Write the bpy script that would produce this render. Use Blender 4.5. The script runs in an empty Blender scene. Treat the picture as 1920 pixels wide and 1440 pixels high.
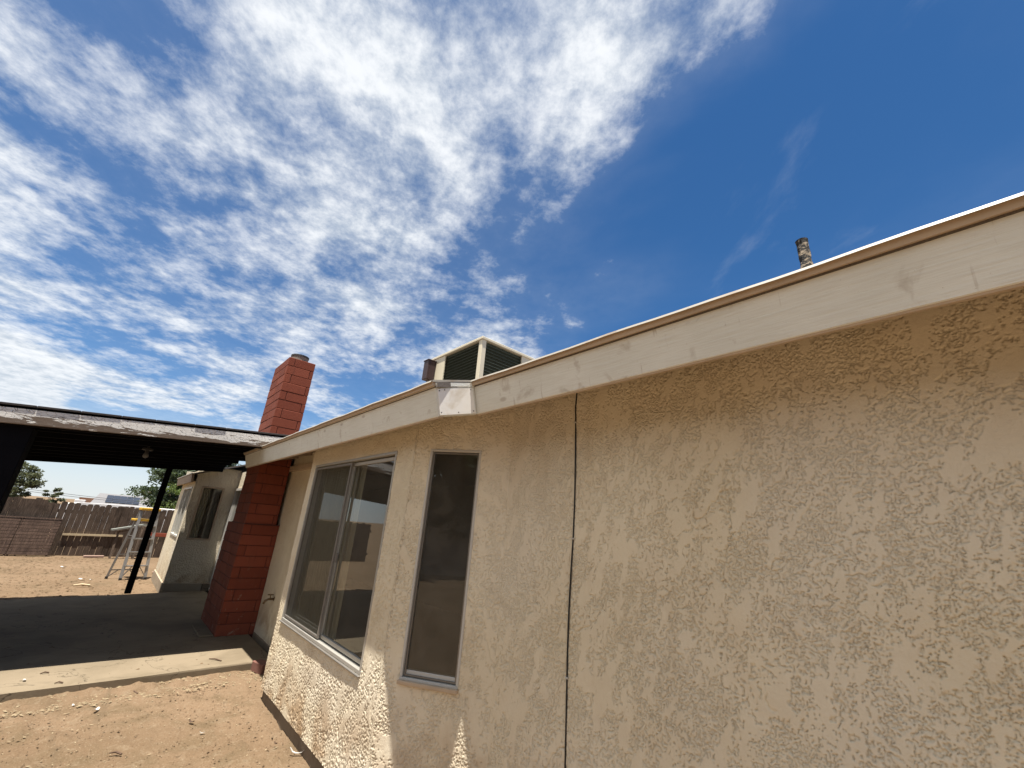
import bpy, bmesh, math, random
import numpy as np
from mathutils import Vector, Matrix
random.seed(7); np.random.seed(7)
S = bpy.context.scene
COL = S.collection
R = math.radians

# ------------------------------------------------------------------ camera
FPX, PITCH, ROLL, YAW, CAMH = 797.0, R(19.35), R(4.6), R(40.55), 1.5
def cam_axes():
    cp, sp = math.cos(PITCH), math.sin(PITCH)
    up = np.array([0, -cp, sp]); fw = np.array([0, sp, cp]); rt = np.array([1., 0, 0])
    u = math.cos(YAW)*fw - math.sin(YAW)*rt
    w = math.sin(YAW)*fw + math.cos(YAW)*rt
    c, s = math.cos(ROLL), math.sin(ROLL)
    Q = np.array([[c, -s, 0], [s, c, 0], [0, 0, 1]])
    return np.array([Q@u, -(Q@w), Q@up])          # world = M @ camera direction (x right, y down, z ahead)
M = cam_axes()
cd = bpy.data.cameras.new('camera'); cam = bpy.data.objects.new('camera', cd); COL.objects.link(cam)
cd.sensor_width = 36; cd.lens = FPX/1920*36; cd.clip_start = 0.05; cd.clip_end = 3000
cr, cu, cb = M@[1, 0, 0], M@[0, -1, 0], M@[0, 0, -1]
cam.matrix_world = Matrix(((cr[0], cu[0], cb[0], 0), (cr[1], cu[1], cb[1], 0), (cr[2], cu[2], cb[2], CAMH), (0, 0, 0, 1)))
S.camera = cam

# ------------------------------------------------------------------ sky, sun, exposure
SUN = Vector((-0.115, 0.18, 1.0)).normalized()
w = bpy.data.worlds.new('World'); S.world = w; w.use_nodes = True
def build_world():
    nt = w.node_tree; N = nt.nodes; L = nt.links; N.clear()
    def nd(t, **k):
        n = N.new(t)
        for a, b in k.items(): setattr(n, a, b)
        return n
    def math_(op, a, b=None, c=None, clamp=False):
        n = nd('ShaderNodeMath', operation=op, use_clamp=clamp)
        for i, v in enumerate((a, b, c)):
            if v is None: continue
            if isinstance(v, (int, float)): n.inputs[i].default_value = v
            else: L.new(v, n.inputs[i])
        return n.outputs[0]
    def sstep(v, a, b):
        n = nd('ShaderNodeMapRange', interpolation_type='SMOOTHSTEP')
        L.new(v, n.inputs[0]); n.inputs[1].default_value = a; n.inputs[2].default_value = b
        return n.outputs[0]
    sky = nd('ShaderNodeTexSky', sky_type='NISHITA', sun_disc=False)
    sky.sun_elevation = math.asin(SUN.z); sky.sun_rotation = math.atan2(SUN.x, SUN.y)
    sky.altitude = 1500; sky.air_density = 1.0; sky.dust_density = 0.35; sky.ozone_density = 3.0
    tc = nd('ShaderNodeTexCoord'); sep = nd('ShaderNodeSeparateXYZ'); L.new(tc.outputs['Generated'], sep.inputs[0])
    z = math_('MAXIMUM', math_('ADD', sep.outputs[2], 0.08), 0.03)
    px = math_('DIVIDE', sep.outputs[0], z); py = math_('DIVIDE', sep.outputs[1], z)
    # cloud deck at one height: a plane map of the directions, rotated so that x runs along the bands
    ca, sa = math.cos(R(-33)), math.sin(R(-33))
    bx = math_('ADD', math_('MULTIPLY', px, ca), math_('MULTIPLY', py, sa))
    by = math_('SUBTRACT', math_('MULTIPLY', py, ca), math_('MULTIPLY', px, sa))
    def vec(sx, sy, oz):
        c = nd('ShaderNodeCombineXYZ')
        L.new(math_('MULTIPLY', bx, sx), c.inputs[0]); L.new(math_('MULTIPLY', by, sy), c.inputs[1]); c.inputs[2].default_value = oz
        return c.outputs[0]
    def noise(v, scale, det, rough, dist=0.0, lac=2.0):
        n = nd('ShaderNodeTexNoise'); L.new(v, n.inputs['Vector'])
        n.inputs['Scale'].default_value = scale; n.inputs['Detail'].default_value = det
        n.inputs['Roughness'].default_value = rough; n.inputs['Distortion'].default_value = dist; n.inputs['Lacunarity'].default_value = lac
        return n.outputs['Fac']
    big = noise(vec(1, 1.1, 23.5), 1.15, 5, .52, .35)
    mid = noise(vec(1, 1, 9.1), 3.6, 9, .60, .15)
    cell = noise(vec(1, 1, 1.3), 14, 8, .66, .1)
    edge = sstep(math_('ADD', by, math_('MULTIPLY', math_('SUBTRACT', big, .5), .9)), -0.92, -0.10)   # the deck ends along one line
    dens = math_('ADD', math_('ADD', math_('MULTIPLY', big, 1.5), math_('MULTIPLY', mid, 1.05)), math_('MULTIPLY', cell, .54))
    dens = math_('ADD', dens, math_('MULTIPLY', math_('SUBTRACT', edge, 1.0), .8))
    dens = math_('ADD', dens, math_('MULTIPLY', sstep(py, .30, 1.0), .85))  # cloud thickened on the yard side, mostly out of view, to brighten the walls
    thick = sstep(dens, 1.26, 1.92)
    wisp = math_('MULTIPLY', sstep(noise(vec(.7, 1.6, 5.5), 2.0, 7, .62, .5), .56, .85), .16)
    veil = math_('MULTIPLY', sstep(math_('ADD', math_('MULTIPLY', big, .9), math_('MULTIPLY', edge, .4)), .45, 1.0), .13)
    fac = math_('MAXIMUM', math_('MAXIMUM', thick, wisp), veil)
    fac = math_('MULTIPLY', fac, .95)
    fac = math_('MULTIPLY', fac, sstep(sep.outputs[2], -0.03, .10))
    haze = math_('MULTIPLY', sstep(sep.outputs[2], .26, -.02), .80)
    fac = math_('MAXIMUM', fac, haze)
    shade = nd('ShaderNodeMix', data_type='RGBA')
    tone = sstep(math_('ADD', math_('MULTIPLY', cell, .5), math_('MULTIPLY', mid, .5)), .36, .62)
    low = sstep(sep.outputs[2], .05, .22)
    tone = math_('ADD', math_('MULTIPLY', tone, low), math_('MULTIPLY', math_('SUBTRACT', 1.0, low), .45))
    L.new(tone, shade.inputs[0])
    shade.inputs[6].default_value = (4.5, 5.05, 5.7, 1); shade.inputs[7].default_value = (7.6, 7.8, 8.0, 1)
    mix = nd('ShaderNodeMix', data_type='RGBA'); L.new(fac, mix.inputs[0])
    hs = nd('ShaderNodeHueSaturation'); hs.inputs['Saturation'].default_value = 1.25; L.new(sky.outputs[0], hs.inputs['Color'])
    L.new(hs.outputs[0], mix.inputs[6]); L.new(shade.outputs[2], mix.inputs[7])
    bg = nd('ShaderNodeBackground'); bg.inputs['Strength'].default_value = 0.053
    L.new(mix.outputs[2], bg.inputs['Color'])
    out = nd('ShaderNodeOutputWorld'); L.new(bg.outputs[0], out.inputs[0])
build_world()
sd = bpy.data.lights.new('sun', 'SUN'); sd.energy = 4.7; sd.angle = R(0.53); sd.color = (1.0, .95, .87)
so = bpy.data.objects.new('sun', sd); COL.objects.link(so); so.rotation_euler = SUN.to_track_quat('Z', 'Y').to_euler(); so.location = (0, 0, 30)
S.view_settings.view_transform = 'Standard'; S.view_settings.look = 'None'; S.view_settings.exposure = 1.32; S.view_settings.gamma = 1.0
S.render.engine = 'CYCLES'
S.cycles.max_bounces = 8; S.cycles.diffuse_bounces = 4; S.cycles.glossy_bounces = 4; S.cycles.transparent_max_bounces = 12
S.cycles.use_denoising = True

# ------------------------------------------------------------------ materials
MATS = {}
class NT:
    def __init__(s, name):
        s.m = bpy.data.materials.new(name); s.m.use_nodes = True; s.t = s.m.node_tree; s.N = s.t.nodes; s.L = s.t.links
        s.b = s.N['Principled BSDF']; s.out = s.N['Material Output']; s.tc = s.N.new('ShaderNodeTexCoord'); s.co = s.N.new('ShaderNodeNewGeometry').outputs['Position']
        MATS[name] = s.m
    def set(s, inp, v):
        i = s.b.inputs[inp]
        if hasattr(v, 'is_linked') or hasattr(v, 'node'): s.L.new(v, i)
        else: i.default_value = v if not isinstance(v, tuple) or len(v) == 4 else (*v, 1)
    def mapping(s, scale=(1, 1, 1), rot=(0, 0, 0), loc=(0, 0, 0), src=None):
        n = s.N.new('ShaderNodeMapping'); n.inputs['Scale'].default_value = scale; n.inputs['Rotation'].default_value = rot; n.inputs['Location'].default_value = loc
        s.L.new(src or s.co, n.inputs[0]); return n.outputs[0]
    def noise(s, scale, det=4, rough=.55, dist=0., v=None):
        n = s.N.new('ShaderNodeTexNoise'); n.inputs['Scale'].default_value = scale; n.inputs['Detail'].default_value = det
        n.inputs['Roughness'].default_value = rough; n.inputs['Distortion'].default_value = dist
        s.L.new(v or s.co, n.inputs['Vector']); return n.outputs['Fac']
    def vor(s, scale, v=None, feature='F1', rnd=1.0):
        n = s.N.new('ShaderNodeTexVoronoi'); n.feature = feature; n.inputs['Scale'].default_value = scale; n.inputs['Randomness'].default_value = rnd
        s.L.new(v or s.co, n.inputs['Vector']); return n.outputs['Distance']
    def ss(s, v, a, b, lo=0., hi=1.):
        n = s.N.new('ShaderNodeMapRange'); n.interpolation_type = 'SMOOTHSTEP'; s.L.new(v, n.inputs[0])
        for i, q in enumerate((a, b, lo, hi)): n.inputs[i+1].default_value = q
        return n.outputs[0]
    def math(s, op, a, b=0.):
        n = s.N.new('ShaderNodeMath'); n.operation = op
        for i, v in enumerate((a, b)):
            if isinstance(v, (int, float)): n.inputs[i].default_value = v
            else: s.L.new(v, n.inputs[i])
        return n.outputs[0]
    def mix(s, f, a, b, mode='MIX'):
        n = s.N.new('ShaderNodeMix'); n.data_type = 'RGBA'; n.blend_type = mode
        for i, v in ((0, f), (6, a), (7, b)):
            if isinstance(v, (int, float)): n.inputs[i].default_value = v
            elif isinstance(v, tuple): n.inputs[i].default_value = (*v, 1) if len(v) == 3 else v
            else: s.L.new(v, n.inputs[i])
        return n.outputs[2]
    def attr(s, name):
        n = s.N.new('ShaderNodeAttribute'); n.attribute_name = name; return n.outputs['Fac']
    def xyz(s, v=None):
        n = s.N.new('ShaderNodeSeparateXYZ'); s.L.new(v or s.co, n.inputs[0]); return n.outputs
    def rnd(s):
        n = s.N.new('ShaderNodeObjectInfo'); return n.outputs['Random']
    def bump(s, h, strength=.3, dist=.01, prev=None):
        n = s.N.new('ShaderNodeBump'); n.inputs['Strength'].default_value = strength; n.inputs['Distance'].default_value = dist
        s.L.new(h, n.inputs['Height'])
        if prev: s.L.new(prev, n.inputs['Normal'])
        return n.outputs[0]

def m_simple(name, col, rough=.6, metal=0., var=.15, scale=20, bump=.1, bscale=60, bdist=.003):
    t = NT(name); d = tuple(c*(1-var) for c in col); u = tuple(min(1, c*(1+var)) for c in col)
    t.set('Base Color', t.mix(t.noise(scale, 5), d, u)); t.set('Roughness', rough); t.set('Metallic', metal)
    if bump: t.set('Normal', t.bump(t.noise(bscale, 4), bump, bdist))
    return t.m

def m_stucco(name, fine=True, tint=None):
    t = NT(name)
    base = t.mix(t.ss(t.noise(1.6, 4), .35, .68), (.70, .61, .445), (.76, .675, .51))
    base = t.mix(t.ss(t.noise(9, 5, .6), .45, .75, 0, .45), base, (.63, .525, .375))
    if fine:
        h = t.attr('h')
        base = t.mix(t.ss(h, .1, .6, .14, 0.), base, (.36, .285, .185))          # dusty tint painted into the hollows to deepen their shade
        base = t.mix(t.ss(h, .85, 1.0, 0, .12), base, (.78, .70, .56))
    base = t.mix(t.ss(t.noise(.9, 4, .5, .3), .45, .7, 0, .5), base, (.71, .645, .54))
    run = t.ss(t.noise(7, 5, .6, .2, t.mapping((1, 1, .10))), .56, .74, 0, .22)
    base = t.mix(run, base, (.47, .36, .22))                                   # rain runs down the wall
    # dirt splashed up from the ground
    z = t.xyz()[2]
    low = t.ss(z, .05, .75, 1., 0.)
    dirt = t.math('MULTIPLY', low, t.ss(t.noise(3.2, 6, .62, .5), .40, .68))
    base = t.mix(t.math('MULTIPLY', dirt, .75), base, (.33, .19, .085))
    spot = t.ss(t.noise(26, 3), .72, .78, 0, .35)
    base = t.mix(spot, base, (.30, .21, .12))
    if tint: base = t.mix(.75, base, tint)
    t.set('Base Color', base); t.set('Roughness', .93); t.set('Specular IOR Level', .15)
    if fine:
        n1 = t.bump(t.noise(420, 3, .6), .6, .0016)
        t.set('Normal', t.bump(t.noise(130, 4, .65), .35, .003, n1))
    else:
        v = t.ss(t.noise(42, 4, .6, .5), .46, .56)
        t.set('Normal', t.bump(v, .9, .006))
    return t.m
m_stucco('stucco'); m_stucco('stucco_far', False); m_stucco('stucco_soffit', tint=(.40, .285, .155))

def m_paint():      # cream painted fascia timber
    t = NT('fascia_paint')
    g = t.mapping((1.2, 22, 22)); gr = t.noise(6, 6, .6, .2, g)
    base = t.mix(t.ss(t.noise(2.2, 4), .35, .7), (.69, .70, .645), (.76, .77, .715))
    base = t.mix(t.ss(gr, .42, .68, 0, .30), base, (.55, .52, .45))
    base = t.mix(t.ss(t.noise(55, 4, .7), .66, .74, 0, .5), base, (.33, .27, .20))
    st = t.ss(t.noise(5.5, 5, .6, .6, t.mapping((1, 1, 1), (0, 0, .3))), .60, .70)
    base = t.mix(t.math('MULTIPLY', st, .45), base, (.36, .30, .235))
    knot = t.ss(t.vor(3.1, t.mapping((1, 2.2, 2.2))), .11, .05)
    base = t.mix(t.math('MULTIPLY', knot, .42), base, (.29, .22, .17))
    vs = t.ss(t.noise(9, 3, .5, 0, t.mapping((5, .5, .5))), .66, .74)
    base = t.mix(t.math('MULTIPLY', vs, .4), base, (.34, .28, .22))
    t.set('Base Color', base); t.set('Roughness', .62)
    t.set('Normal', t.bump(gr, .6, .004, t.bump(t.noise(70, 4), .25, .002)))
    return t.m
m_paint()
def m_white_patch():
    t = NT('white_patch')
    b = t.mix(t.ss(t.noise(4, 5, .6, .4), .5, .68), (.86, .84, .79), (.66, .60, .50))
    b = t.mix(t.ss(t.vor(16), .05, .02), b, (.25, .2, .16))
    t.set('Base Color', b); t.set('Roughness', .55); t.set('Normal', t.bump(t.noise(40, 4, .6, 0, t.mapping((1, .3, 1))), .2, .002))
m_white_patch()
m_simple('trim_strip', (.47, .36, .25), .65, var=.22, scale=9, bump=.15)
m_simple('weathered_trim', (.30, .235, .175), .8, var=.25, scale=7, bump=.3)
def m_drip():
    t = NT('drip_edge'); b = t.mix(t.ss(t.noise(7, 5), .5, .7), (.34, .31, .26), (.27, .215, .16))
    b = t.mix(t.ss(t.noise(40, 3), .68, .72), b, (.18, .13, .1)); t.set('Base Color', b); t.set('Roughness', .5)
m_drip()
def m_shingle(name, c1, c2):
    t = NT(name); b = t.mix(t.noise(8, 5), c1, c2); b = t.mix(t.ss(t.noise(160, 2), .4, .7, 0, .4), b, tuple(x*1.7 for x in c2))
    t.set('Base Color', b); t.set('Roughness', .95); t.set('Normal', t.bump(t.noise(220, 3), .4, .004))
m_shingle('roofing', (.10, .085, .075), (.15, .13, .115)); m_shingle('patio_roofing', (.025, .022, .022), (.05, .043, .04)); m_shingle('far_shingle', (.125, .122, .125), (.16, .155, .155))

def m_peel():       # old white paint flaking off brown boards
    t = NT('peeling_paint')
    g = t.mapping((8, 1.0, 7.5))
    n = t.noise(2.2, 10, .70, 1.0, g); n2 = t.noise(8, 7, .65, .6, g)
    z = t.xyz(t.tc.outputs['Generated'])
    # the sheet is a sloped board: height across it is z corrected by the fall along y
    hh = t.math('ADD', t.math('MULTIPLY', z[2], 3.83), t.math('MULTIPLY', z[1], 2.83))
    hh = t.math('SUBTRACT', hh, 2.83)
    bias = t.ss(hh, .05, .95, -.15, .17)
    v = t.math('ADD', t.math('ADD', n, t.math('MULTIPLY', t.math('SUBTRACT', n2, .5), .45)), bias)
    mask = t.ss(v, .435, .46)
    wood = t.mix(t.noise(4, 8, .65, .3, t.mapping((14, .8, 30))), (.06, .04, .028), (.21, .155, .11))
    paint = t.mix(t.noise(5, 6), (.62, .60, .55), (.76, .73, .68))
    crack = t.ss(t.vor(30, t.mapping((1, .7, 1.6)), 'DISTANCE_TO_EDGE'), .0, .04)
    paint = t.mix(crack, (.15, .12, .095), paint)
    t.set('Base Color', t.mix(mask, wood, paint)); t.set('Roughness', .8)
    t.set('Normal', t.bump(t.math('MULTIPLY', mask, crack), .8, .003, t.bump(t.noise(6, 8, .7, 0, t.mapping((14, .8, 40))), .5, .004)))
m_peel()
def m_dark():
    t = NT('dark_paint'); t.set('Base Color', t.mix(t.noise(7, 5, .6, 0, t.mapping((3, .4, 3))), (.0035, .0035, .0045), (.008, .0078, .0095)))
    t.set('Roughness', .9); t.set('Specular IOR Level', .06); t.set('Normal', t.bump(t.noise(10, 5, .6, 0, t.mapping((12, .6, 12))), .25, .003))
m_dark()
def m_brick():      # painted slump block, weathered vertical streaks
    t = NT('red_block')
    a = t.mix(t.rnd(), (0.172, 0.043, 0.0232), (0.231, 0.0616, 0.0339))
    a = t.mix(t.ss(t.noise(14, 6, .65, .3, t.mapping((1, 1, .22))), .5, .7, 0, .5), a, (0.128, 0.0392, 0.024))
    a = t.mix(t.ss(t.noise(30, 6, .7, .3, t.mapping((1, 1, .3))), .62, .76, 0, .4), a, (0.267, 0.103, 0.0667))
    wz = t.xyz(); 
    low = t.ss(wz[2], .02, 1.15, .9, 0.)
    eff = t.math('MULTIPLY', low, t.ss(t.noise(9, 8, .7, .9), .56, .66))
    a = t.mix(t.math('MULTIPLY', eff, .75), a, (0.305, 0.233, 0.168))        # lime bloom on the lower courses
    t.set('Base Color', a); t.set('Roughness', .85); t.set('Specular IOR Level', .2)
    t.set('Normal', t.bump(t.noise(60, 6, .65, 0, t.mapping((1, 1, .45))), .5, .005))
    t2 = NT('red_mortar'); t2.set('Base Color', t2.mix(t2.noise(20, 5), (0.0508, 0.0149, 0.0106), (0.0926, 0.028, 0.0179))); t2.set('Roughness', .95); t2.set('Normal', t2.bump(t2.noise(80, 4), .4, .004))
m_brick()
def m_dirt():
    t = NT('dirt')
    co = t.co
    b = t.mix(t.ss(t.noise(.55, 5, .6, .3), .35, .66), (0.136, 0.0909, 0.0537), (0.172, 0.117, 0.0722))
    b = t.mix(t.ss(t.noise(2.6, 7, .65, .6), .46, .68), b, (0.119, 0.0832, 0.0483))
    b = t.mix(t.ss(t.noise(11, 7, .68, .4), .52, .72, 0, .65), b, (0.203, 0.154, 0.102))
    sp = t.noise(95, 4, .7)
    b = t.mix(t.ss(sp, .55, .72, 0, .8), b, (0.239, 0.193, 0.134))
    b = t.mix(t.ss(sp, .44, .30, 0, .75), b, (0.0659, 0.0418, 0.0242))
    b = t.mix(t.ss(t.noise(1.1, 6, .6, 1.2, t.mapping((.5, 2.4, 1))), .60, .72, 0, .5), b, (0.0963, 0.0703, 0.0429))
    t.set('Base Color', b); t.set('Roughness', .97); t.set('Specular IOR Level', .1)
    n0 = t.bump(t.noise(160, 5, .7), .5, .004)
    t.set('Normal', t.bump(t.noise(38, 6, .68), .6, .012, n0))
m_dirt()
def m_concrete(name, c1, c2):
    t = NT(name)
    b = t.mix(t.ss(t.noise(1.5, 6, .6, .4), .35, .65), c1, c2)
    b = t.mix(t.ss(t.noise(6, 7, .65, .8, t.mapping((1, .5, 1))), .55, .72, 0, .5), b, tuple(x*.6 for x in c1))
    b = t.mix(t.ss(t.noise(90, 4, .7), .58, .72, 0, .4), b, tuple(min(1, x*1.3) for x in c2))
    crack = t.ss(t.math('ABSOLUTE', t.math('SUBTRACT', t.noise(.9, 6, .55, .4), .5)), .0035, .0, 0, .8)
    b = t.mix(crack, b, tuple(x*.35 for x in c1))
    t.set('Base Color', b); t.set('Roughness', .9); t.set('Specular IOR Level', .2); t.set('Normal', t.bump(t.noise(70, 6, .65), .35, .004))
m_concrete('wing_base', (.30, .245, .175), (.38, .315, .235)); m_concrete('concrete', (.155, .122, .080), (.205, .163, .110)); m_concrete('footing', (.17, .13, .092), (.225, .18, .13))
m_simple('aluminium', (.42, .40, .355), .45, .4, var=.12, scale=30, bump=.05)
m_simple('aluminium_dull', (.25, .23, .205), .5, .6, var=.15, scale=14, bump=.05)
m_simple('white_frame', (.52, .50, .455), .5, 0, var=.06, bump=.03)
m_simple('ladder_metal', (.27, .26, .25), .45, .6, var=.1, scale=25, bump=.05)
m_simple('ladder_yellow', (.50, .29, .015), .45, 0, var=.08, bump=.03)
m_simple('curtain', (.52, .47, .34), .9, 0, var=.08, scale=14, bump=.1)
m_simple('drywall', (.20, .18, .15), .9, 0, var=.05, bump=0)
m_simple('screen_frame', (.14, .13, .12), .5, .5, var=.1, bump=0)
m_simple('rubber', (.012, .011, .011), .55, 0, var=.2, bump=0)
m_simple('brass', (.19, .13, .07), .5, .6, var=.3, scale=60, bump=.2)
m_simple('sealant', (.50, .42, .31), .8, 0, var=.15, bump=.1)
m_simple('cooler_cream', (.68, .61, .46), .5, 0, var=.07, scale=6, bump=.04)
m_simple('cooler_pad', (.05, .062, .045), .85, 0, var=.3, scale=40, bump=.4)
m_simple('cooler_slat', (.075, .09, .066), .6, 0, var=.2, scale=20, bump=.05)
m_simple('brown_box', (.040, .018, .017), .5, 0, var=.2, bump=.05)
m_simple('flue_clay', (.20, .165, .13), .8, 0, var=.2, scale=12, bump=.2)
m_simple('flue_rim', (.045, .042, .04), .6, .3, var=.2, bump=.1)
m_simple('solar_glass', (.022, .026, .036), .25, 0, var=.1, bump=0)
m_simple('white_metal', (.76, .75, .72), .5, 0, var=.05, scale=3, bump=.02)
m_simple('orange_wall', (.56, .33, .20), .9, 0, var=.08, bump=.1)
m_simple('far_wall', (.45, .40, .34), .9, 0, var=.08, bump=.1)
m_simple('wire', (.03, .03, .035), .6, 0, var=.1, bump=0)
m_simple('bark', (.11, .08, .055), .95, 0, var=.3, scale=16, bump=.8, bscale=25, bdist=.02)
m_simple('loose_block', (.17, .075, .055), .9, 0, var=.2, scale=18, bump=.4)
m_simple('green_plank', (.27, .285, .25), .8, 0, var=.15, scale=9, bump=.2)
m_simple('rust_plank', (.26, .055, .025), .75, 0, var=.15, scale=9, bump=.2)
m_simple('new_lumber', (.50, .40, .25), .8, 0, var=.15, scale=9, bump=.2)
m_simple('pale_plank', (.33, .22, .17), .85, 0, var=.2, scale=9, bump=.2)
m_simple('dry_straw', (.26, .20, .12), .9, 0, var=.3, scale=30, bump=.1)
m_simple('paper', (.50, .48, .44), .7, 0, var=.06, bump=.1)
m_simple('twig', (.085, .05, .03), .9, 0, var=.3, bump=.4)
m_simple('dry_leaf', (.13, .085, .045), .9, 0, var=.35, scale=30, bump=.3)
m_simple('block_wall_mat', (.42, .36, .28), .9, 0, var=.12, scale=3, bump=.3)
m_simple('bulb_glass', (.16, .155, .145), .3, 0, var=.03, bump=0)
m_simple('socket', (.04, .038, .036), .6, 0, var=.1, bump=0)
def m_fence(name, c1, c2):
    t = NT(name); g = t.mapping((1, 16, .9))
    a = t.mix(t.rnd(), c1, c2)
    a = t.mix(t.ss(t.noise(5, 8, .68, .4, g), .42, .68), a, tuple(x*1.75 for x in c2))
    a = t.mix(t.ss(t.noise(3, 5), .5, .7, 0, .5), a, tuple(x*.55 for x in c1))
    t.set('Base Color', a); t.set('Roughness', .93); t.set('Specular IOR Level', .15); t.set('Normal', t.bump(t.noise(6, 8, .7, .2, t.mapping((1, 40, 1.2))), .6, .006))
m_fence('fence_wood', (.050, .036, .027), (.085, .062, .046)); m_fence('panel_wood', (.050, .033, .026), (.075, .050, .038))
def m_leaf(name, c1, c2):
    t = NT(name); t.set('Base Color', t.mix(t.noise(1.7, 4), c1, c2)); t.set('Roughness', .65); t.set('Specular IOR Level', .3)
    tr = t.N.new('ShaderNodeBsdfTranslucent'); tr.inputs[0].default_value = (c2[0]*1.2, c2[1]*1.25, c2[2]*.8, 1)
    mx = t.N.new('ShaderNodeMixShader'); mx.inputs[0].default_value = .28
    t.L.new(t.b.outputs[0], mx.inputs[1]); t.L.new(tr.outputs[0], mx.inputs[2]); t.L.new(mx.outputs[0], t.out.inputs[0])
m_leaf('leaf_olive', (.055, .065, .038), (.12, .13, .075)); m_leaf('leaf_dark', (.030, .048, .026), (.065, .09, .045)); m_leaf('leaf_bright', (.055, .085, .022), (.12, .16, .045))
def m_glass():
    t = NT('window_glass'); t.N.remove(t.b)
    fr = t.N.new('ShaderNodeFresnel'); fr.inputs[0].default_value = 1.52
    gl = t.N.new('ShaderNodeBsdfGlossy'); gl.inputs['Roughness'].default_value = .004; gl.inputs[0].default_value = (.95, .97, .96, 1)
    tr = t.N.new('ShaderNodeBsdfTransparent'); tr.inputs[0].default_value = (.84, .87, .84, 1)
    mx = t.N.new('ShaderNodeMixShader')
    t.L.new(t.math('MULTIPLY', fr.outputs[0], 1.5), mx.inputs[0]); t.L.new(tr.outputs[0], mx.inputs[1]); t.L.new(gl.outputs[0], mx.inputs[2])
    df = t.N.new('ShaderNodeBsdfDiffuse'); df.inputs[0].default_value = (.42, .38, .31, 1)     # dust film on the pane
    m2 = t.N.new('ShaderNodeMixShader'); t.L.new(t.ss(t.noise(7, 7, .65, .6), .3, .8, .075, .15), m2.inputs[0])
    t.L.new(mx.outputs[0], m2.inputs[1]); t.L.new(df.outputs[0], m2.inputs[2]); t.L.new(m2.outputs[0], t.out.inputs[0])
    t = NT('insect_screen'); t.N.remove(t.b)
    df = t.N.new('ShaderNodeBsdfDiffuse'); df.inputs[0].default_value = (.10, .092, .072, 1)
    tr = t.N.new('ShaderNodeBsdfTransparent'); mx = t.N.new('ShaderNodeMixShader'); mx.inputs[0].default_value = .42
    t.L.new(tr.outputs[0], mx.inputs[1]); t.L.new(df.outputs[0], mx.inputs[2]); t.L.new(mx.outputs[0], t.out.inputs[0])
m_glass()
def m_vent():
    t = NT('tar_flaked_pipe')
    n = t.noise(28, 5, .7, .8, t.mapping((1, 1, 1.8)))
    b = t.mix(t.ss(n, .53, .58), (.018, .016, .014), (.30, .24, .17)); t.set('Base Color', b); t.set('Roughness', .9)
    t.set('Normal', t.bump(n, 1.0, .012))
m_vent()

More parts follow.
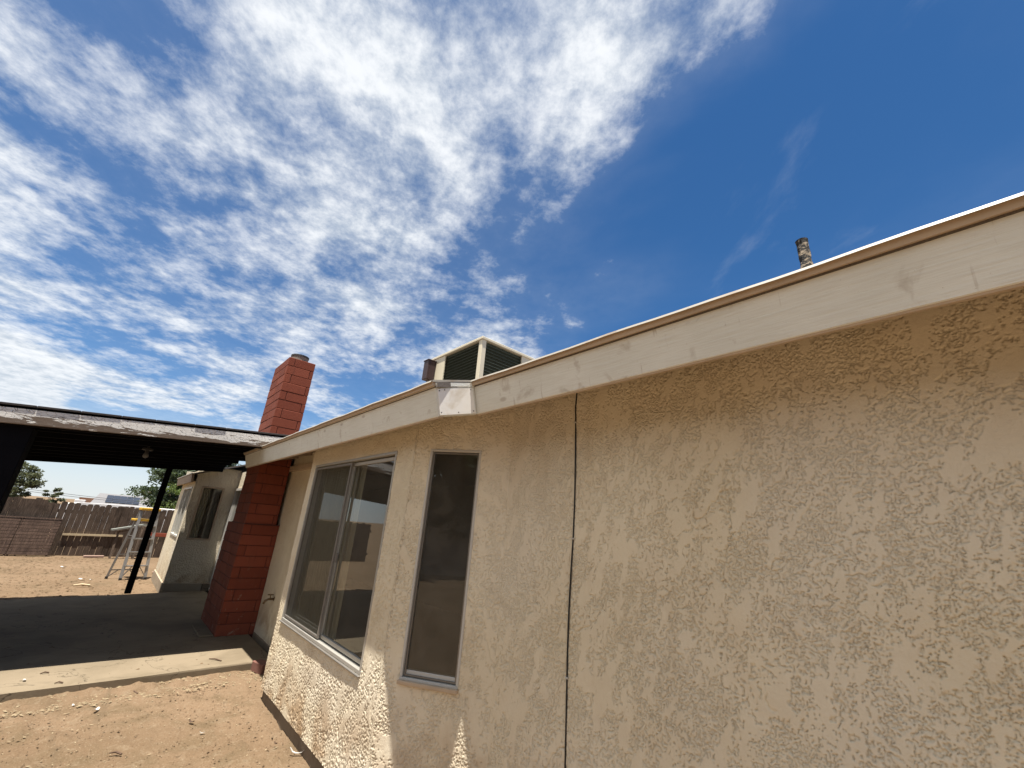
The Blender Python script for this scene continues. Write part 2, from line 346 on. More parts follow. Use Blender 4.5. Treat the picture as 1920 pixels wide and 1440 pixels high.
# ------------------------------------------------------------------ mesh helpers
def root_loc(p):
    v = Vector((0, 0, 0))
    while p is not None: v += p.location; p = p.parent
    return v
def tag(o, label=None, cat=None, group=None, kind=None):
    for k, v in (('label', label), ('category', cat), ('group', group), ('kind', kind)):
        if v: o[k] = v
    return o
def empty(name, loc, label, cat, group=None):
    o = bpy.data.objects.new(name, None); COL.objects.link(o); o.location = loc; o.empty_display_size = .1
    return tag(o, label, cat, group)
def link(name, me, parent=None, loc=(0, 0, 0)):
    o = bpy.data.objects.new(name, me); COL.objects.link(o)
    o.parent = parent; o.location = loc
    return o
class MB:
    def __init__(s): s.bm = bmesh.new()
    def box(s, c, d, rot=None):
        m = Matrix.Translation(c)
        if rot is not None: m = m @ (rot if isinstance(rot, Matrix) else Matrix.Rotation(rot, 4, 'Z'))
        m = m @ Matrix.Diagonal((*d, 1)); bmesh.ops.create_cube(s.bm, size=1, matrix=m); return s
    def hexa(s, p):           # 8 corners: bottom 0-3, top 4-7
        v = [s.bm.verts.new(q) for q in p]
        for f in ((3, 2, 1, 0), (4, 5, 6, 7), (0, 1, 5, 4), (1, 2, 6, 5), (2, 3, 7, 6), (3, 0, 4, 7)): s.bm.faces.new([v[i] for i in f])
        return s
    def prism(s, pts, vec):   # polygon pts (3d) extruded along vec
        a = [s.bm.verts.new(p) for p in pts]; b = [s.bm.verts.new(Vector(p)+Vector(vec)) for p in pts]; n = len(a)
        s.bm.faces.new(a); s.bm.faces.new(b[::-1])
        for i in range(n): s.bm.faces.new([a[i], b[i], b[(i+1) % n], a[(i+1) % n]])
        return s
    def tube(s, pts, rad, n=8, cap=True):
        pts = [Vector(p) for p in pts]; rings = []
        if isinstance(rad, (int, float)): rad = [rad]*len(pts)
        for i, p in enumerate(pts):
            d = (pts[min(i+1, len(pts)-1)]-pts[max(i-1, 0)]).normalized()
            a = d.orthogonal().normalized() if i == 0 else (pa - d*pa.dot(d)).normalized()
            pa = a; b = d.cross(a)
            rings.append([s.bm.verts.new(p+rad[i]*(math.cos(2*math.pi*k/n)*a+math.sin(2*math.pi*k/n)*b)) for k in range(n)])
        for r0, r1 in zip(rings, rings[1:]):
            for k in range(n): s.bm.faces.new([r0[k], r0[(k+1) % n], r1[(k+1) % n], r1[k]])
        if cap: s.bm.faces.new(rings[0][::-1]); s.bm.faces.new(rings[-1])
        return s
    def bar(s, a, b, wx, wy, up=(0, 0, 1)):
        a, b = Vector(a), Vector(b); d = (b-a); l = d.length; d.normalize(); x = d.cross(Vector(up))
        if x.length < 1e-4: x = d.orthogonal()
        x.normalize(); y = d.cross(x)
        m = Matrix(((x.x, y.x, d.x, 0), (x.y, y.y, d.y, 0), (x.z, y.z, d.z, 0), (0, 0, 0, 1)))
        return s.box((a+b)/2, (wx, wy, l), m)
    def face(s, pts): s.bm.faces.new([s.bm.verts.new(p) for p in pts]); return s
    def build(s, name, mat, parent=None, bevel=0., smooth=False, seg=1):
        if bevel: bmesh.ops.bevel(s.bm, geom=s.bm.edges[:], offset=bevel, segments=seg, affect='EDGES', profile=.5, clamp_overlap=True)
        bmesh.ops.recalc_face_normals(s.bm, faces=s.bm.faces[:])
        o = -root_loc(parent)
        bmesh.ops.translate(s.bm, verts=s.bm.verts[:], vec=o)
        me = bpy.data.meshes.new(name); s.bm.to_mesh(me); s.bm.free()
        me.materials.append(MATS[mat])
        if smooth: me.polygons.foreach_set('use_smooth', [True]*len(me.polygons))
        return link(name, me, parent)
def np_mesh(name, V, F, mat, parent=None, smooth=True, h=None, loc=None):
    me = bpy.data.meshes.new(name); V = np.asarray(V, np.float32); F = np.asarray(F, np.int32); k = F.shape[1]
    if parent is not None: V = V - np.array(root_loc(parent), np.float32)
    me.vertices.add(len(V)); me.vertices.foreach_set('co', V.ravel())
    me.loops.add(F.size); me.loops.foreach_set('vertex_index', F.ravel())
    me.polygons.add(len(F)); me.polygons.foreach_set('loop_start', np.arange(0, F.size, k, dtype=np.int32))
    me.polygons.foreach_set('use_smooth', np.full(len(F), smooth))
    if h is not None:
        at = me.attributes.new('h', 'FLOAT', 'POINT'); at.data.foreach_set('value', np.asarray(h, np.float32))
    me.update(calc_edges=True); me.validate(); me.materials.append(MATS[mat])
    return link(name, me, parent, loc or (0, 0, 0))
_P = np.random.RandomState(3).permutation(256); _P = np.concatenate([_P, _P, _P])
_G = np.stack([np.cos(np.arange(64)*math.tau/64), np.sin(np.arange(64)*math.tau/64)], 1)
def perlin(x, y, seed=0):
    x = x+seed*17.31; y = y-seed*9.77
    xi = np.floor(x).astype(int); yi = np.floor(y).astype(int); xf = x-xi; yf = y-yi
    u = xf**3*(xf*(xf*6-15)+10); v = yf**3*(yf*(yf*6-15)+10)
    def g(i, j, dx, dy):
        q = _G[_P[_P[(xi+i) & 255]+((yi+j) & 255)] & 63]; return q[..., 0]*dx+q[..., 1]*dy
    a = g(0, 0, xf, yf); b = g(1, 0, xf-1, yf); c = g(0, 1, xf, yf-1); d = g(1, 1, xf-1, yf-1)
    return (a+(b-a)*u)+((c+(d-c)*u)-(a+(b-a)*u))*v
def fbm(x, y, o=4, seed=0, gain=.5):
    s = 0; a = 1
    for i in range(o): s = s+a*perlin(x*2**i, y*2**i, seed+i*3); a *= gain
    return s
def sm(v, a, b): t = np.clip((v-a)/(b-a), 0, 1); return t*t*(3-2*t)
def stucco_height(u, v):
    """knocked-down trowelled stucco: flat troweled patches, crinkled crumbs between them, a few drag lines"""
    w1, w2 = fbm(u*30, v*30, 3, 11), fbm(u*30, v*30, 3, 21)
    wu = u+.010*w1; wv = v+.010*w2
    tu = wu*.94+wv*.34; tv = wv*.94-wu*.34
    a = fbm(tu*13.0, tv*5.2, 5, 1, .66)+.40*fbm(u*2.3, v*1.9, 2, 44)
    flat = sm(a, .20, .22)
    zone = fbm(u*5.5, v*4.0, 2, 8)
    mixz = sm(fbm(u*3.1, v*2.7, 2, 83), -.25, .25)
    r = mixz*fbm(wu*112, wv*86, 3, 5, .55)+(1-mixz)*fbm(wu*76, wv*57, 4, 6, .58)+.25*zone+.22*sm(fbm(tu*11, tv*5, 3, 71, .6), .0, .3)
    lace = .70+.30*sm(r, -.06, .04)-.58*np.exp(-((r+.07)/.085)**2)          # torn lips with a thin crevice under each
    pits = sm(fbm(wu*80, wv*70, 2, 15)+.6*fbm(u*7, v*7, 2, 16), .55, .62)
    line = sm(.007-np.abs(fbm(tu*2.6, tv*.9, 2, 31)-.1), 0, .006)*sm(fbm(u*1.7, v*2.1, 2, 33), .08, .2)
    h = np.maximum(flat*(1-.8*pits), lace)
    return h-.6*line+.10*fbm(u*70, v*60, 2, 55)
def stucco_wall(name, o, d, length, z0, z1, n, step, holes, parent, amp=.0068, soff=0.):
    """dense sheet: start o (x,y), direction d (x,y), outward normal n; holes in (u0,u1,z0,z1)"""
    nu = int(length/step)+1; nv = int((z1-z0)/step)+1
    us = np.linspace(0, length, nu); vs = np.linspace(z0, z1, nv)
    for (a, b, c, e) in holes:
        for q in (a, b): us[np.argmin(np.abs(us-q))] = q
        for q in (c, e): vs[np.argmin(np.abs(vs-q))] = q
    U, W = np.meshgrid(us, vs); h = stucco_height(U+soff, W)
    disp = amp*h+.004*fbm(U*3+soff, W*3, 2, 60)
    V = np.stack([o[0]+d[0]*U+n[0]*disp, o[1]+d[1]*U+n[1]*disp, W], -1).reshape(-1, 3)
    i = np.arange(nu*nv).reshape(nv, nu); F = np.stack([i[:-1, :-1], i[:-1, 1:], i[1:, 1:], i[1:, :-1]], -1)
    cu = (us[:-1]+us[1:])/2; cv = (vs[:-1]+vs[1:])/2; keep = np.ones((nv-1, nu-1), bool)
    for (a, b, c, e) in holes: keep[np.ix_((cv > c) & (cv < e), (cu > a) & (cu < b))] = False
    F = F[keep]
    e1 = V[F[0][1]]-V[F[0][0]]; e2 = V[F[0][3]]-V[F[0][0]]
    if np.dot(np.cross(e1, e2)[:2], n[:2]) < 0: F = F[:, ::-1]
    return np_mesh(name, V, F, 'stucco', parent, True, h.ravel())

# ------------------------------------------------------------------ ground, slab
def build_ground():
    def axis(parts):
        a = [parts[0][0]]
        for (x0, x1, st) in parts: a += list(np.linspace(x0, x1, max(2, int(round((x1-x0)/st))+1))[1:])
        return np.array(a)
    xs = axis([(-1200, -60, 190), (-60, -6, 6), (-6, 2.6, .25), (2.6, 6.2, .016), (6.2, 10, .12), (10, 18.5, .06), (18.5, 60, 2.5), (60, 1500, 120)])
    ys = axis([(-1200, -60, 190), (-60, -10, 6), (-10, -1.7, .5), (-1.7, 1.0, .016), (1.0, 3.4, .06), (3.4, 12, .4), (12, 60, 6), (60, 1200, 190)])
    X, Y = np.meshgrid(xs, ys, indexing='ij')
    near = np.exp(-((X-5)/16)**2-((Y)/14)**2)
    Z = near*(.018*fbm(X*1.3, Y*1.3, 3, 70)+.010*fbm(X*6, Y*6, 4, 74, .6)+.012*sm(fbm(X*1.1+3, Y*2.7, 3, 79), .15, .5))
    fine = ((X > 2.6) & (X < 6.2) & (Y < 1.0))*1.
    Z += fine*(.004*fbm(X*38, Y*38, 3, 90, .6)+.009*sm(fbm(X*13, Y*13, 3, 95), .22, .5)-.011*sm(fbm(X*4.3, Y*3.1, 2, 104), .18, .45))
    Z -= .008
    # a low drift of soil heaped against the slab
    Z += .040*np.exp(-((X-5.25)/.16)**2)*sm(Y, -1.7, -1.4)*(1-sm(Y, .3, 1.2))*(.5+fbm(X*7, Y*7, 2, 98))
    V = np.stack([X, Y, Z], -1).reshape(-1, 3); nx, ny = len(xs), len(ys)
    i = np.arange(nx*ny).reshape(nx, ny); F = np.stack([i[:-1, :-1], i[1:, :-1], i[1:, 1:], i[:-1, 1:]], -1).reshape(-1, 4)
    tag(np_mesh('ground', V, F, 'dirt'), 'bare sandy dirt yard', 'ground', kind='structure')
build_ground()
def ground_z(x, y): return .0
b = MB()
ring = [(5.49, -1.70), (5.40, -.5), (5.375, .25), (5.36, 4.6), (9.75, 4.6), (9.84, .84), (10.06, -.4), (10.38, -1.70)]
b.prism([(x, y, -.12) for x, y in ring], (0, 0, .18))
slab = b.build('patio_slab', 'concrete', None, bevel=.012, seg=2); tag(slab, 'grey concrete patio slab under the cover', 'slab', kind='structure')

# ------------------------------------------------------------------ house
YM, YB = -1.755, -1.38                       # main wall plane, bay front plane
CH0 = np.array([2.547, YB]); CH1 = np.array([2.002, YM])   # slanted bay side
ZR = lambda y: 2.325-.27*(y+1.371)           # roof plane
house = empty('house', (3.0, -1.755, 0), 'tan stucco ranch house with cream fascia boards and a red block chimney', 'house')
# main wall (toward camera), slanted side, bay front, recessed wall
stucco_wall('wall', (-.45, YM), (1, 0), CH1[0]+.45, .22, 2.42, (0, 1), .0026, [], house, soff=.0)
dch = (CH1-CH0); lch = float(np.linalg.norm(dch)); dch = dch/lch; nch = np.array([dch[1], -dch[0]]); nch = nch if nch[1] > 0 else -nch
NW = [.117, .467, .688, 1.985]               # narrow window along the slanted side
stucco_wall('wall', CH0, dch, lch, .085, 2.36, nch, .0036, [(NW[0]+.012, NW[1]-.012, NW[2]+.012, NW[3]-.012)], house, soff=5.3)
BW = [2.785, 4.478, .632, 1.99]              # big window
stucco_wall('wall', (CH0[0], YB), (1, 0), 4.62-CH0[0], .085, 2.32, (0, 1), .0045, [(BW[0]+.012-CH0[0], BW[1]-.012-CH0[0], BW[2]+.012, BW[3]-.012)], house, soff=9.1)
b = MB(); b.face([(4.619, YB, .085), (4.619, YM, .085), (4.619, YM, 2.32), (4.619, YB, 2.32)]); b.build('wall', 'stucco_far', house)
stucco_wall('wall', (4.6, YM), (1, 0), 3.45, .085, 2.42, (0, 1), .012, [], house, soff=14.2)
b = MB(); pts_ = [(CH0[0]-.0025+.0012*math.sin(i*1.9), YB-.004+.0012*math.sin(i*2.7), .085+i*(2.32-.085)/60) for i in range(61)]; b.tube(pts_, [.0115+.0012*math.sin(i*5.3) for i in range(61)], 10); b.build('corner_bead', 'stucco_far', house, smooth=True)
def plain_wall(p0, p1, z0, z1, holes=(), mat='stucco_far', name='wall'):
    """upright sheet between two plan points with rectangular openings (u0,u1,z0,z1)"""
    p0, p1 = Vector((*p0, 0)), Vector((*p1, 0)); L_ = (p1-p0).length; d = (p1-p0)/L_
    us = sorted({0, L_, *[q for h in holes for q in h[:2]]}); vs = sorted({z0, z1, *[q for h in holes for q in h[2:]]})
    b = MB()
    for a, c in zip(us, us[1:]):
        for e, f in zip(vs, vs[1:]):
            if any(h[0] <= (a+c)/2 <= h[1] and h[2] <= (e+f)/2 <= h[3] for h in holes): continue
            q = [p0+d*a, p0+d*c, p0+d*c, p0+d*a]; b.face([(*q[0].xy, e), (*q[1].xy, e), (*q[2].xy, f), (*q[3].xy, f)])
    bmesh.ops.remove_doubles(b.bm, verts=b.bm.verts[:], dist=1e-4)
    return b.build(name, mat, house)
DOOR = (8.05, 10.36, .08, 1.93)
plain_wall((8.04, YM), (10.4, YM), .06, 2.26, [(DOOR[0]-8.04, DOOR[1]-8.04, DOOR[2], DOOR[3])])
WX1 = 12.6
XW, YW = 10.40, -1.04                         # wing beyond the patio
WW = (-1.54, -1.18, .945, 1.915)
plain_wall((XW, YM), (XW, YW), .0, 2.3, [(WW[0]-YM, WW[1]-YM, WW[2], WW[3])])
OW = (10.58, 11.84, .965, 1.885)
plain_wall((XW, YW), (WX1, YW), .0, 2.2, [(OW[0]-XW, OW[1]-XW, OW[2], OW[3])])
plain_wall((-4.5, YM), (-.45, YM), .0, 2.42); plain_wall((-.45, YM), (CH1[0], YM), .0, .22)
plain_wall((WX1, YW), (WX1, -1.8), 0, 2.3); plain_wall((WX1, -1.8), (14.5, -1.8), 0, 2.3); plain_wall((14.5, -1.8), (14.5, -11.0), 0, 2.6); plain_wall((14.5, -11.0), (-4.5, -11.0), 0, 2.6); plain_wall((-4.5, -11.0), (-4.5, YM), 0, 2.6)
# inside, seen dimly through the panes
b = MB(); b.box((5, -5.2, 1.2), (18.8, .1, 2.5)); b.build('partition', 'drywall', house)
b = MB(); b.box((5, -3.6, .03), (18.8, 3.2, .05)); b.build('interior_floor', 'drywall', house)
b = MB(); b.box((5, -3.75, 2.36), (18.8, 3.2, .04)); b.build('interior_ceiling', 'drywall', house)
# footings
def footing(pts, z0, z1, out, mat='footing'):
    for (x0, y0), (x1, y1) in pts:
        v = Vector((x1-x0, y1-y0, 0)); l = v.length; n = Vector((v.y, -v.x, 0)).normalized()
        if n.y < 0 and abs(n.y) > .3: n = -n
        if abs(n.y) <= .3: n = Vector((-1, 0, 0))
        c = Vector(((x0+x1)/2, (y0+y1)/2, (z0+z1)/2))+n*(out-.06)
        bb = MB(); bb.box(c, (l, .12, z1-z0), math.atan2(v.y, v.x)); bb.build('footing', mat, house, bevel=.008)
footing([((CH0[0], YB), (4.60, YB)), ((CH0[0]-.01, YB+.004), (CH1[0], CH1[1]))], -.1, .088, -.012)
footing([((4.64, YM), (6.66, YM))], -.1, .088, .018); footing([((XW+.004, YM), (XW+.004, YW))], -.1, .185, .022, 'wing_base'); footing([((XW, YW), (WX1, YW))], -.1, .185, .02, 'wing_base')
# roof
def roof_sheet(x0, x1, ya, yb, za, zb, th=.03):
    b = MB(); b.hexa([(x0, ya, za-th), (x1, ya, za-th), (x1, yb, zb-th), (x0, yb, zb-th), (x0, ya, za), (x1, ya, za), (x1, yb, zb), (x0, yb, zb)])
    return b
yr = -6.4
for args in ((-4.9, 1.965, -1.375, yr), (1.965, 6.86, -1.14, yr), (6.86, 14.9, -1.76, yr)):
    x0, x1, ya, yb = args; roof_sheet(x0, x1, ya, yb, ZR(ya), ZR(yb)).build('roof', 'roofing', house)
roof_sheet(-4.9, 14.9, yr, -11.5, ZR(yr), 2.3).build('roof', 'roofing', house)
roof_sheet(10.24, 12.95, -.955, -1.76, 2.135, ZR(-1.76)-.004).build('roof', 'roofing', house)
# fascia boards lean with the square-cut rafters
T = R(15)
def fascia(x0, x1, y, z, hgt, name='fascia_board', mat='fascia_paint', th=.038, tilt=T):
    up = Vector((0, math.sin(tilt), math.cos(tilt))); bk = Vector((0, -math.cos(tilt), math.sin(tilt)))
    A, B = Vector((x0, y, z)), Vector((x1, y, z)); b = MB()
    b.hexa([A, B, B+bk*th, A+bk*th, A+up*hgt, B+up*hgt, B+bk*th+up*hgt, A+bk*th+up*hgt])
    fb = b.build(name, mat, house, bevel=.0035)
    if name == 'fascia_board' and tilt == T:
        b = MB(); b.hexa([A+bk*.004-up*.007, B+bk*.004-up*.007, B+bk*th-up*.007, A+bk*th-up*.007, A+bk*.004, B+bk*.004, B+bk*th, A+bk*th]); b.build('backer_strip', 'trim_strip', fb)
    return fb
def eave_edge(x0, x1, y, z, hgt, tilt=T):
    """narrow strip and metal drip edge along the top of a fascia"""
    up = Vector((0, math.sin(tilt), math.cos(tilt))); n = Vector((0, math.cos(tilt), -math.sin(tilt)))
    A, B = Vector((x0, y, z))+up*(hgt-.021), Vector((x1, y, z))+up*(hgt-.021)
    b = MB(); b.hexa([A+n*.001, B+n*.001, B+n*.017, A+n*.017, A+n*.001+up*.026, B+n*.001+up*.026, B+n*.017+up*.026, A+n*.017+up*.026]); b.build('trim_strip', 'trim_strip', house)
    b = MB(); m = 60; rows = []
    for i in range(m+1):                      # slightly wavy sheet-metal lip
        f = i/m; P = A.lerp(B, f); wv = .0016*math.sin(f*37+x0)+.001*math.sin(f*91)
        rows.append([b.bm.verts.new(P+up*(.0265+wv)+n*d_+Vector((0, 0, e_))) for d_, e_ in ((-.05, .004), (.022, .0035), (.0265, -.006), (.0245, -.0068), (.0205, .0008), (-.05, .001))])
    for r0, r1 in zip(rows, rows[1:]):
        for k in range(6): b.bm.faces.new([r0[k], r0[(k+1) % 6], r1[(k+1) % 6], r1[k]])
    b.bm.faces.new(rows[0]); b.bm.faces.new(rows[-1][::-1]); b.build('drip_edge', 'drip_edge', house)
fascia(-4.5, 1.9535, -1.42, 2.14, .191); eave_edge(-4.5, 1.947, -1.42, 2.14, .191)
fascia(1.990, 6.83, -1.184, 2.075, .194); eave_edge(1.985, 6.83, -1.184, 2.075, .194)
up = Vector((0, math.sin(T), math.cos(T)))
JL, JR = Vector((1.984, -1.185, 2.0765)), Vector((1.949, -1.419, 2.1405))
JLt, JRt = JL+up*.193, JR+up*.188
b = MB(); th = Vector((.034, -.004, 0)); b.hexa([JL, JR, JR+th, JL+th, JLt, JRt, JRt+th, JLt+th]); jog = b.build('fascia_board', 'fascia_paint', house, bevel=.002)
b = MB(); ju = (JLt-JL); jr = (JR-JL); nn = Vector((-.0055, .0008, 0))
q = [JL+jr*.035+ju*.03, JL+jr*.95+ju*.03, JL+jr*.93+ju*.80, JL+jr*.03+ju*.80]; qb = [p+nn*.05 for p in q]; qf = [p+nn for p in q]
b.hexa([qf[0], qf[1], qb[1], qb[0], qf[3], qf[2], qb[2], qb[3]]); b.build('patch_plate', 'white_patch', jog)
b = MB(); o_ = Vector((-.004, 0, 0))
b.hexa([JLt+o_+Vector((0, .02, -.004)), JRt+o_+Vector((0, .02, -.002)), JRt+th, JLt+th, JLt+o_+Vector((0, .02, .008)), JRt+o_+Vector((0, .02, .009)), JRt+th+Vector((0, 0, .01)), JLt+th+Vector((0, 0, .01))]); b.build('drip_edge', 'drip_edge', house)
b = MB(); e_ = Vector((-.006, .001, 0)); b.hexa([JLt-ju*.13+e_, JRt-ju*.13+e_, JRt-ju*.13+e_*.1, JLt-ju*.13+e_*.1, JLt-ju*.01+e_, JRt-ju*.01+e_, JRt-ju*.01+e_*.1, JLt-ju*.01+e_*.1]); b.build('trim_strip', 'fascia_paint', jog)
for k, (fx, fz) in enumerate(((.07, .74), (.2, .76), (.88, .75), (.07, .1), (.5, .08), (.9, .1))):
    b = MB(); p = JL+jr*fx+ju*fz+nn*1.3; b.tube([p, p+nn*.25], .004, 6); b.build('nail_head', 'screen_frame', jog)
fascia(10.28, 12.9, -.955, 1.965, .15, tilt=R(8), mat='weathered_trim')
b = MB(); b.box((11.59, -.945, 2.125), (2.65, .05, .014)); b.build('drip_edge', 'drip_edge', house)
# soffits
def soffit(x0, x1, y0, z0, y1, z1, step, parent=house):
    nu = int((x1-x0)/step)+1; nv = max(2, int(abs(y1-y0)/step)+1)
    U, Q = np.meshgrid(np.linspace(x0, x1, nu), np.linspace(0, 1, nv)); Yv = y0+(y1-y0)*Q; h = stucco_height(U+3.3, Yv*1.0)
    V = np.stack([U, Yv, z0+(z1-z0)*Q-.006*h], -1).reshape(-1, 3); i = np.arange(nu*nv).reshape(nv, nu)
    F = np.stack([i[:-1, :-1], i[:-1, 1:], i[1:, 1:], i[1:, :-1]], -1).reshape(-1, 4)
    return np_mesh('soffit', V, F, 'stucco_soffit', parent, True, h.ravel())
for (xa, xb, ya) in ((-4.5, 1.98, -1.40), (1.98, 6.85, -1.16)):      # sheathing seen from below and rafter tails, mostly hidden by the fascia
    yb = YM-.05; b = MB(); b.hexa([(xa, ya, ZR(ya)-.05), (xb, ya, ZR(ya)-.05), (xb, yb, ZR(yb)-.05), (xa, yb, ZR(yb)-.05), (xa, ya, ZR(ya)-.034), (xb, ya, ZR(ya)-.034), (xb, yb, ZR(yb)-.034), (xa, yb, ZR(yb)-.034)]); b.build('eave_sheathing', 'weathered_trim', house)
    x = xa+.35
    while x < xb-.1:
        b = MB(); y0_ = ya-.06; b.hexa([(x-.02, y0_, ZR(y0_)-.15), (x+.02, y0_, ZR(y0_)-.15), (x+.02, yb, ZR(yb)-.15), (x-.02, yb, ZR(yb)-.15), (x-.02, y0_, ZR(y0_)-.052), (x+.02, y0_, ZR(y0_)-.052), (x+.02, yb, ZR(yb)-.052), (x-.02, yb, ZR(yb)-.052)]); b.build('rafter_tail', 'weathered_trim', house); x += .61
b = MB(); b.face([(10.28, -.97, 1.98), (12.9, -.97, 1.98), (12.9, YW, 1.99), (10.28, YW, 1.99)]); b.build('soffit', 'stucco_far', house)
b = MB(); b.box((5.74, YM+.03, 2.125), (2.2, .05, .07)); b.build('trim_board', 'trim_strip', house, bevel=.004)

# windows ---------------------------------------------------------
def frame_ring(b, O, d, n, u0, u1, z0, z1, wd, dep, off):
    """rectangular ring of profile wd x dep in plane (O,d), proud along n by off"""
    def P(u, z, k): return Vector((O[0]+d[0]*u+n[0]*k, O[1]+d[1]*u+n[1]*k, z))
    for (a, c, e, f) in ((u0, u1, z0, z0+wd), (u0, u1, z1-wd, z1), (u0, u0+wd, z0+wd, z1-wd), (u1-wd, u1, z0+wd, z1-wd)):
        b.hexa([P(a, e, off-dep), P(c, e, off-dep), P(c, e, off), P(a, e, off), P(a, f, off-dep), P(c, f, off-dep), P(c, f, off), P(a, f, off)])
def pane(name, mat, O, d, n, u0, u1, z0, z1, off, parent, th=.004):
    def P(u, z, k): return Vector((O[0]+d[0]*u+n[0]*k, O[1]+d[1]*u+n[1]*k, z))
    V = np.array([P(u0, z0, off), P(u1, z0, off), P(u1, z1, off), P(u0, z1, off)]); fn = np.cross(V[1]-V[0], V[3]-V[0]); F = (0, 1, 2, 3) if fn[0]*n[0]+fn[1]*n[1] > 0 else (3, 2, 1, 0)
    return np_mesh(name, V, [F], mat, parent, False)
def curtain(O, d, n, u0, u1, z0, z1, off, parent, folds=16, amp=.022):
    m = folds*8; us = np.linspace(u0, u1, m+1); ph = np.linspace(0, folds*math.tau, m+1)+.8*np.sin(us*9)
    k = off+amp*np.sin(ph)*(.7+.3*np.sin(us*23)); V = []
    for z, s_ in ((z0, 1.), (z1, .75)): V += [(O[0]+d[0]*u+n[0]*(off+(q-off)*s_), O[1]+d[1]*u+n[1]*(off+(q-off)*s_), z) for u, q in zip(us, k)]
    F = [(i, i+1, m+2+i, m+1+i) for i in range(m)]
    return np_mesh('curtain', V, F, 'curtain', parent, True)
def new_part(name, parent):           # an Empty part that gathers sub-parts
    o = bpy.data.objects.new(name, None); COL.objects.link(o); o.parent = parent; o.empty_display_size = .05; return o
d0, n0 = (1, 0), (0, 1)
win = new_part('window', house); O = (0, YB)
b = MB(); frame_ring(b, O, d0, n0, BW[0], BW[1], BW[2], BW[3], .021, .075, .010); b.build('frame', 'aluminium', win, bevel=.002)
XMID = 3.60
b = MB(); frame_ring(b, O, d0, n0, BW[0]+.03, XMID+.018, BW[2]+.03, BW[3]-.03, .026, .022, -.022); b.build('sash', 'aluminium', win, bevel=.0015)
b = MB(); frame_ring(b, O, d0, n0, XMID-.016, BW[1]-.03, BW[2]+.03, BW[3]-.03, .018, .016, .004); b.build('screen_frame', 'aluminium_dull', win, bevel=.0015)
pane('insect_screen', 'insect_screen', O, d0, n0, XMID, BW[1]-.045, BW[2]+.045, BW[3]-.045, -.002, win)
pane('pane', 'window_glass', O, d0, n0, XMID-.01, BW[1]-.03, BW[2]+.03, BW[3]-.03, -.052, win)
pane('pane', 'window_glass', O, d0, n0, BW[0]+.05, XMID-.004, BW[2]+.05, BW[3]-.05, -.034, win)
b = MB(); b.box(((BW[0]+BW[1])/2, YB+.006, BW[2]-.007), (BW[1]-BW[0]+.004, .034, .010)); b.build('sill', 'aluminium_dull', win, bevel=.003)
b = MB(); b.box((XMID-.03, YB-.018, 1.22), (.012, .018, .07)); b.build('latch', 'aluminium_dull', win, bevel=.002)
curtain(O, d0, n0, 3.50, 4.5, .5, 2.1, -.10, win, 17)
win = new_part('window', house); O = tuple(CH0)
b = MB(); frame_ring(b, O, dch, nch, NW[0], NW[1], NW[2], NW[3], .015, .06, .010); b.build('frame', 'white_frame', win, bevel=.002)
b = MB(); frame_ring(b, O, dch, nch, NW[0]+.020, NW[1]-.020, NW[2]+.020, NW[3]-.020, .007, .02, -.006); b.build('gasket', 'aluminium_dull', win)
pane('pane', 'window_glass', O, dch, nch, NW[0]+.02, NW[1]-.02, NW[2]+.02, NW[3]-.02, -.018, win)
cx = CH0+dch*((NW[0]+NW[1])/2)+nch*.012
b = MB(); b.box((cx[0], cx[1], NW[2]-.006), (NW[1]-NW[0]+.006, .034, .020), math.atan2(dch[1], dch[0])); b.build('sill', 'trim_strip', win, bevel=.003)
cx = CH0+dch*((NW[0]+NW[1])/2)-nch*.03
b = MB(); b.box((cx[0], cx[1], NW[2]+.036), (NW[1]-NW[0]-.05, .03, .022), math.atan2(dch[1], dch[0])); b.build('inner_sill', 'white_frame', win, bevel=.003)
# wing windows, sliding door
win = new_part('window', house); O = (XW, 0); dw, nw = (0, 1), (-1, 0)
b = MB(); frame_ring(b, O, dw, nw, WW[0]-.01, WW[1]+.01, WW[2]-.01, WW[3]+.01, .03, .06, .012); b.build('frame', 'trim_strip', win)
pane('pane', 'window_glass', O, dw, nw, WW[0]+.02, WW[1]-.02, WW[2]+.02, WW[3]-.02, -.02, win)
curtain(O, dw, nw, WW[0]+.20, WW[1]+.02, WW[2]-.05, WW[3]+.05, -.12, win, 4, .008)
win = new_part('window', house); O = (0, YW)
b = MB(); frame_ring(b, O, d0, n0, OW[0]-.01, OW[1]+.01, OW[2]-.01, OW[3]+.01, .03, .06, .012); b.build('frame', 'white_frame', win)
b = MB(); b.box((11.2, YW-.01, 1.42), (.03, .03, .9)); b.build('mullion', 'white_frame', win)
pane('pane', 'window_glass', O, d0, n0, OW[0]+.02, OW[1]-.02, OW[2]+.02, OW[3]-.02, -.02, win)
curtain(O, d0, n0, OW[0], OW[1], OW[2]-.05, OW[3]+.05, -.1, win, 12)
door = new_part('sliding_door', house); O = (0, YM)
b = MB(); frame_ring(b, O, d0, n0, DOOR[0]-.01, DOOR[1]+.01, DOOR[2]-.01, DOOR[3]+.01, .045, .08, .02); b.build('frame', 'white_frame', door)
b = MB(); b.box(((DOOR[0]+DOOR[1])/2, YM-.02, 1.0), (.05, .03, 1.8)); b.build('stile', 'white_frame', door)
pane('pane', 'window_glass', O, d0, n0, DOOR[0]+.03, DOOR[1]-.03, DOOR[2]+.03, DOOR[3]-.03, -.03, door)
b = MB(); b.box((10.34, YM+.07, .12), (.07, .12, .14)); b.build('door_curb', 'footing', house, bevel=.01)

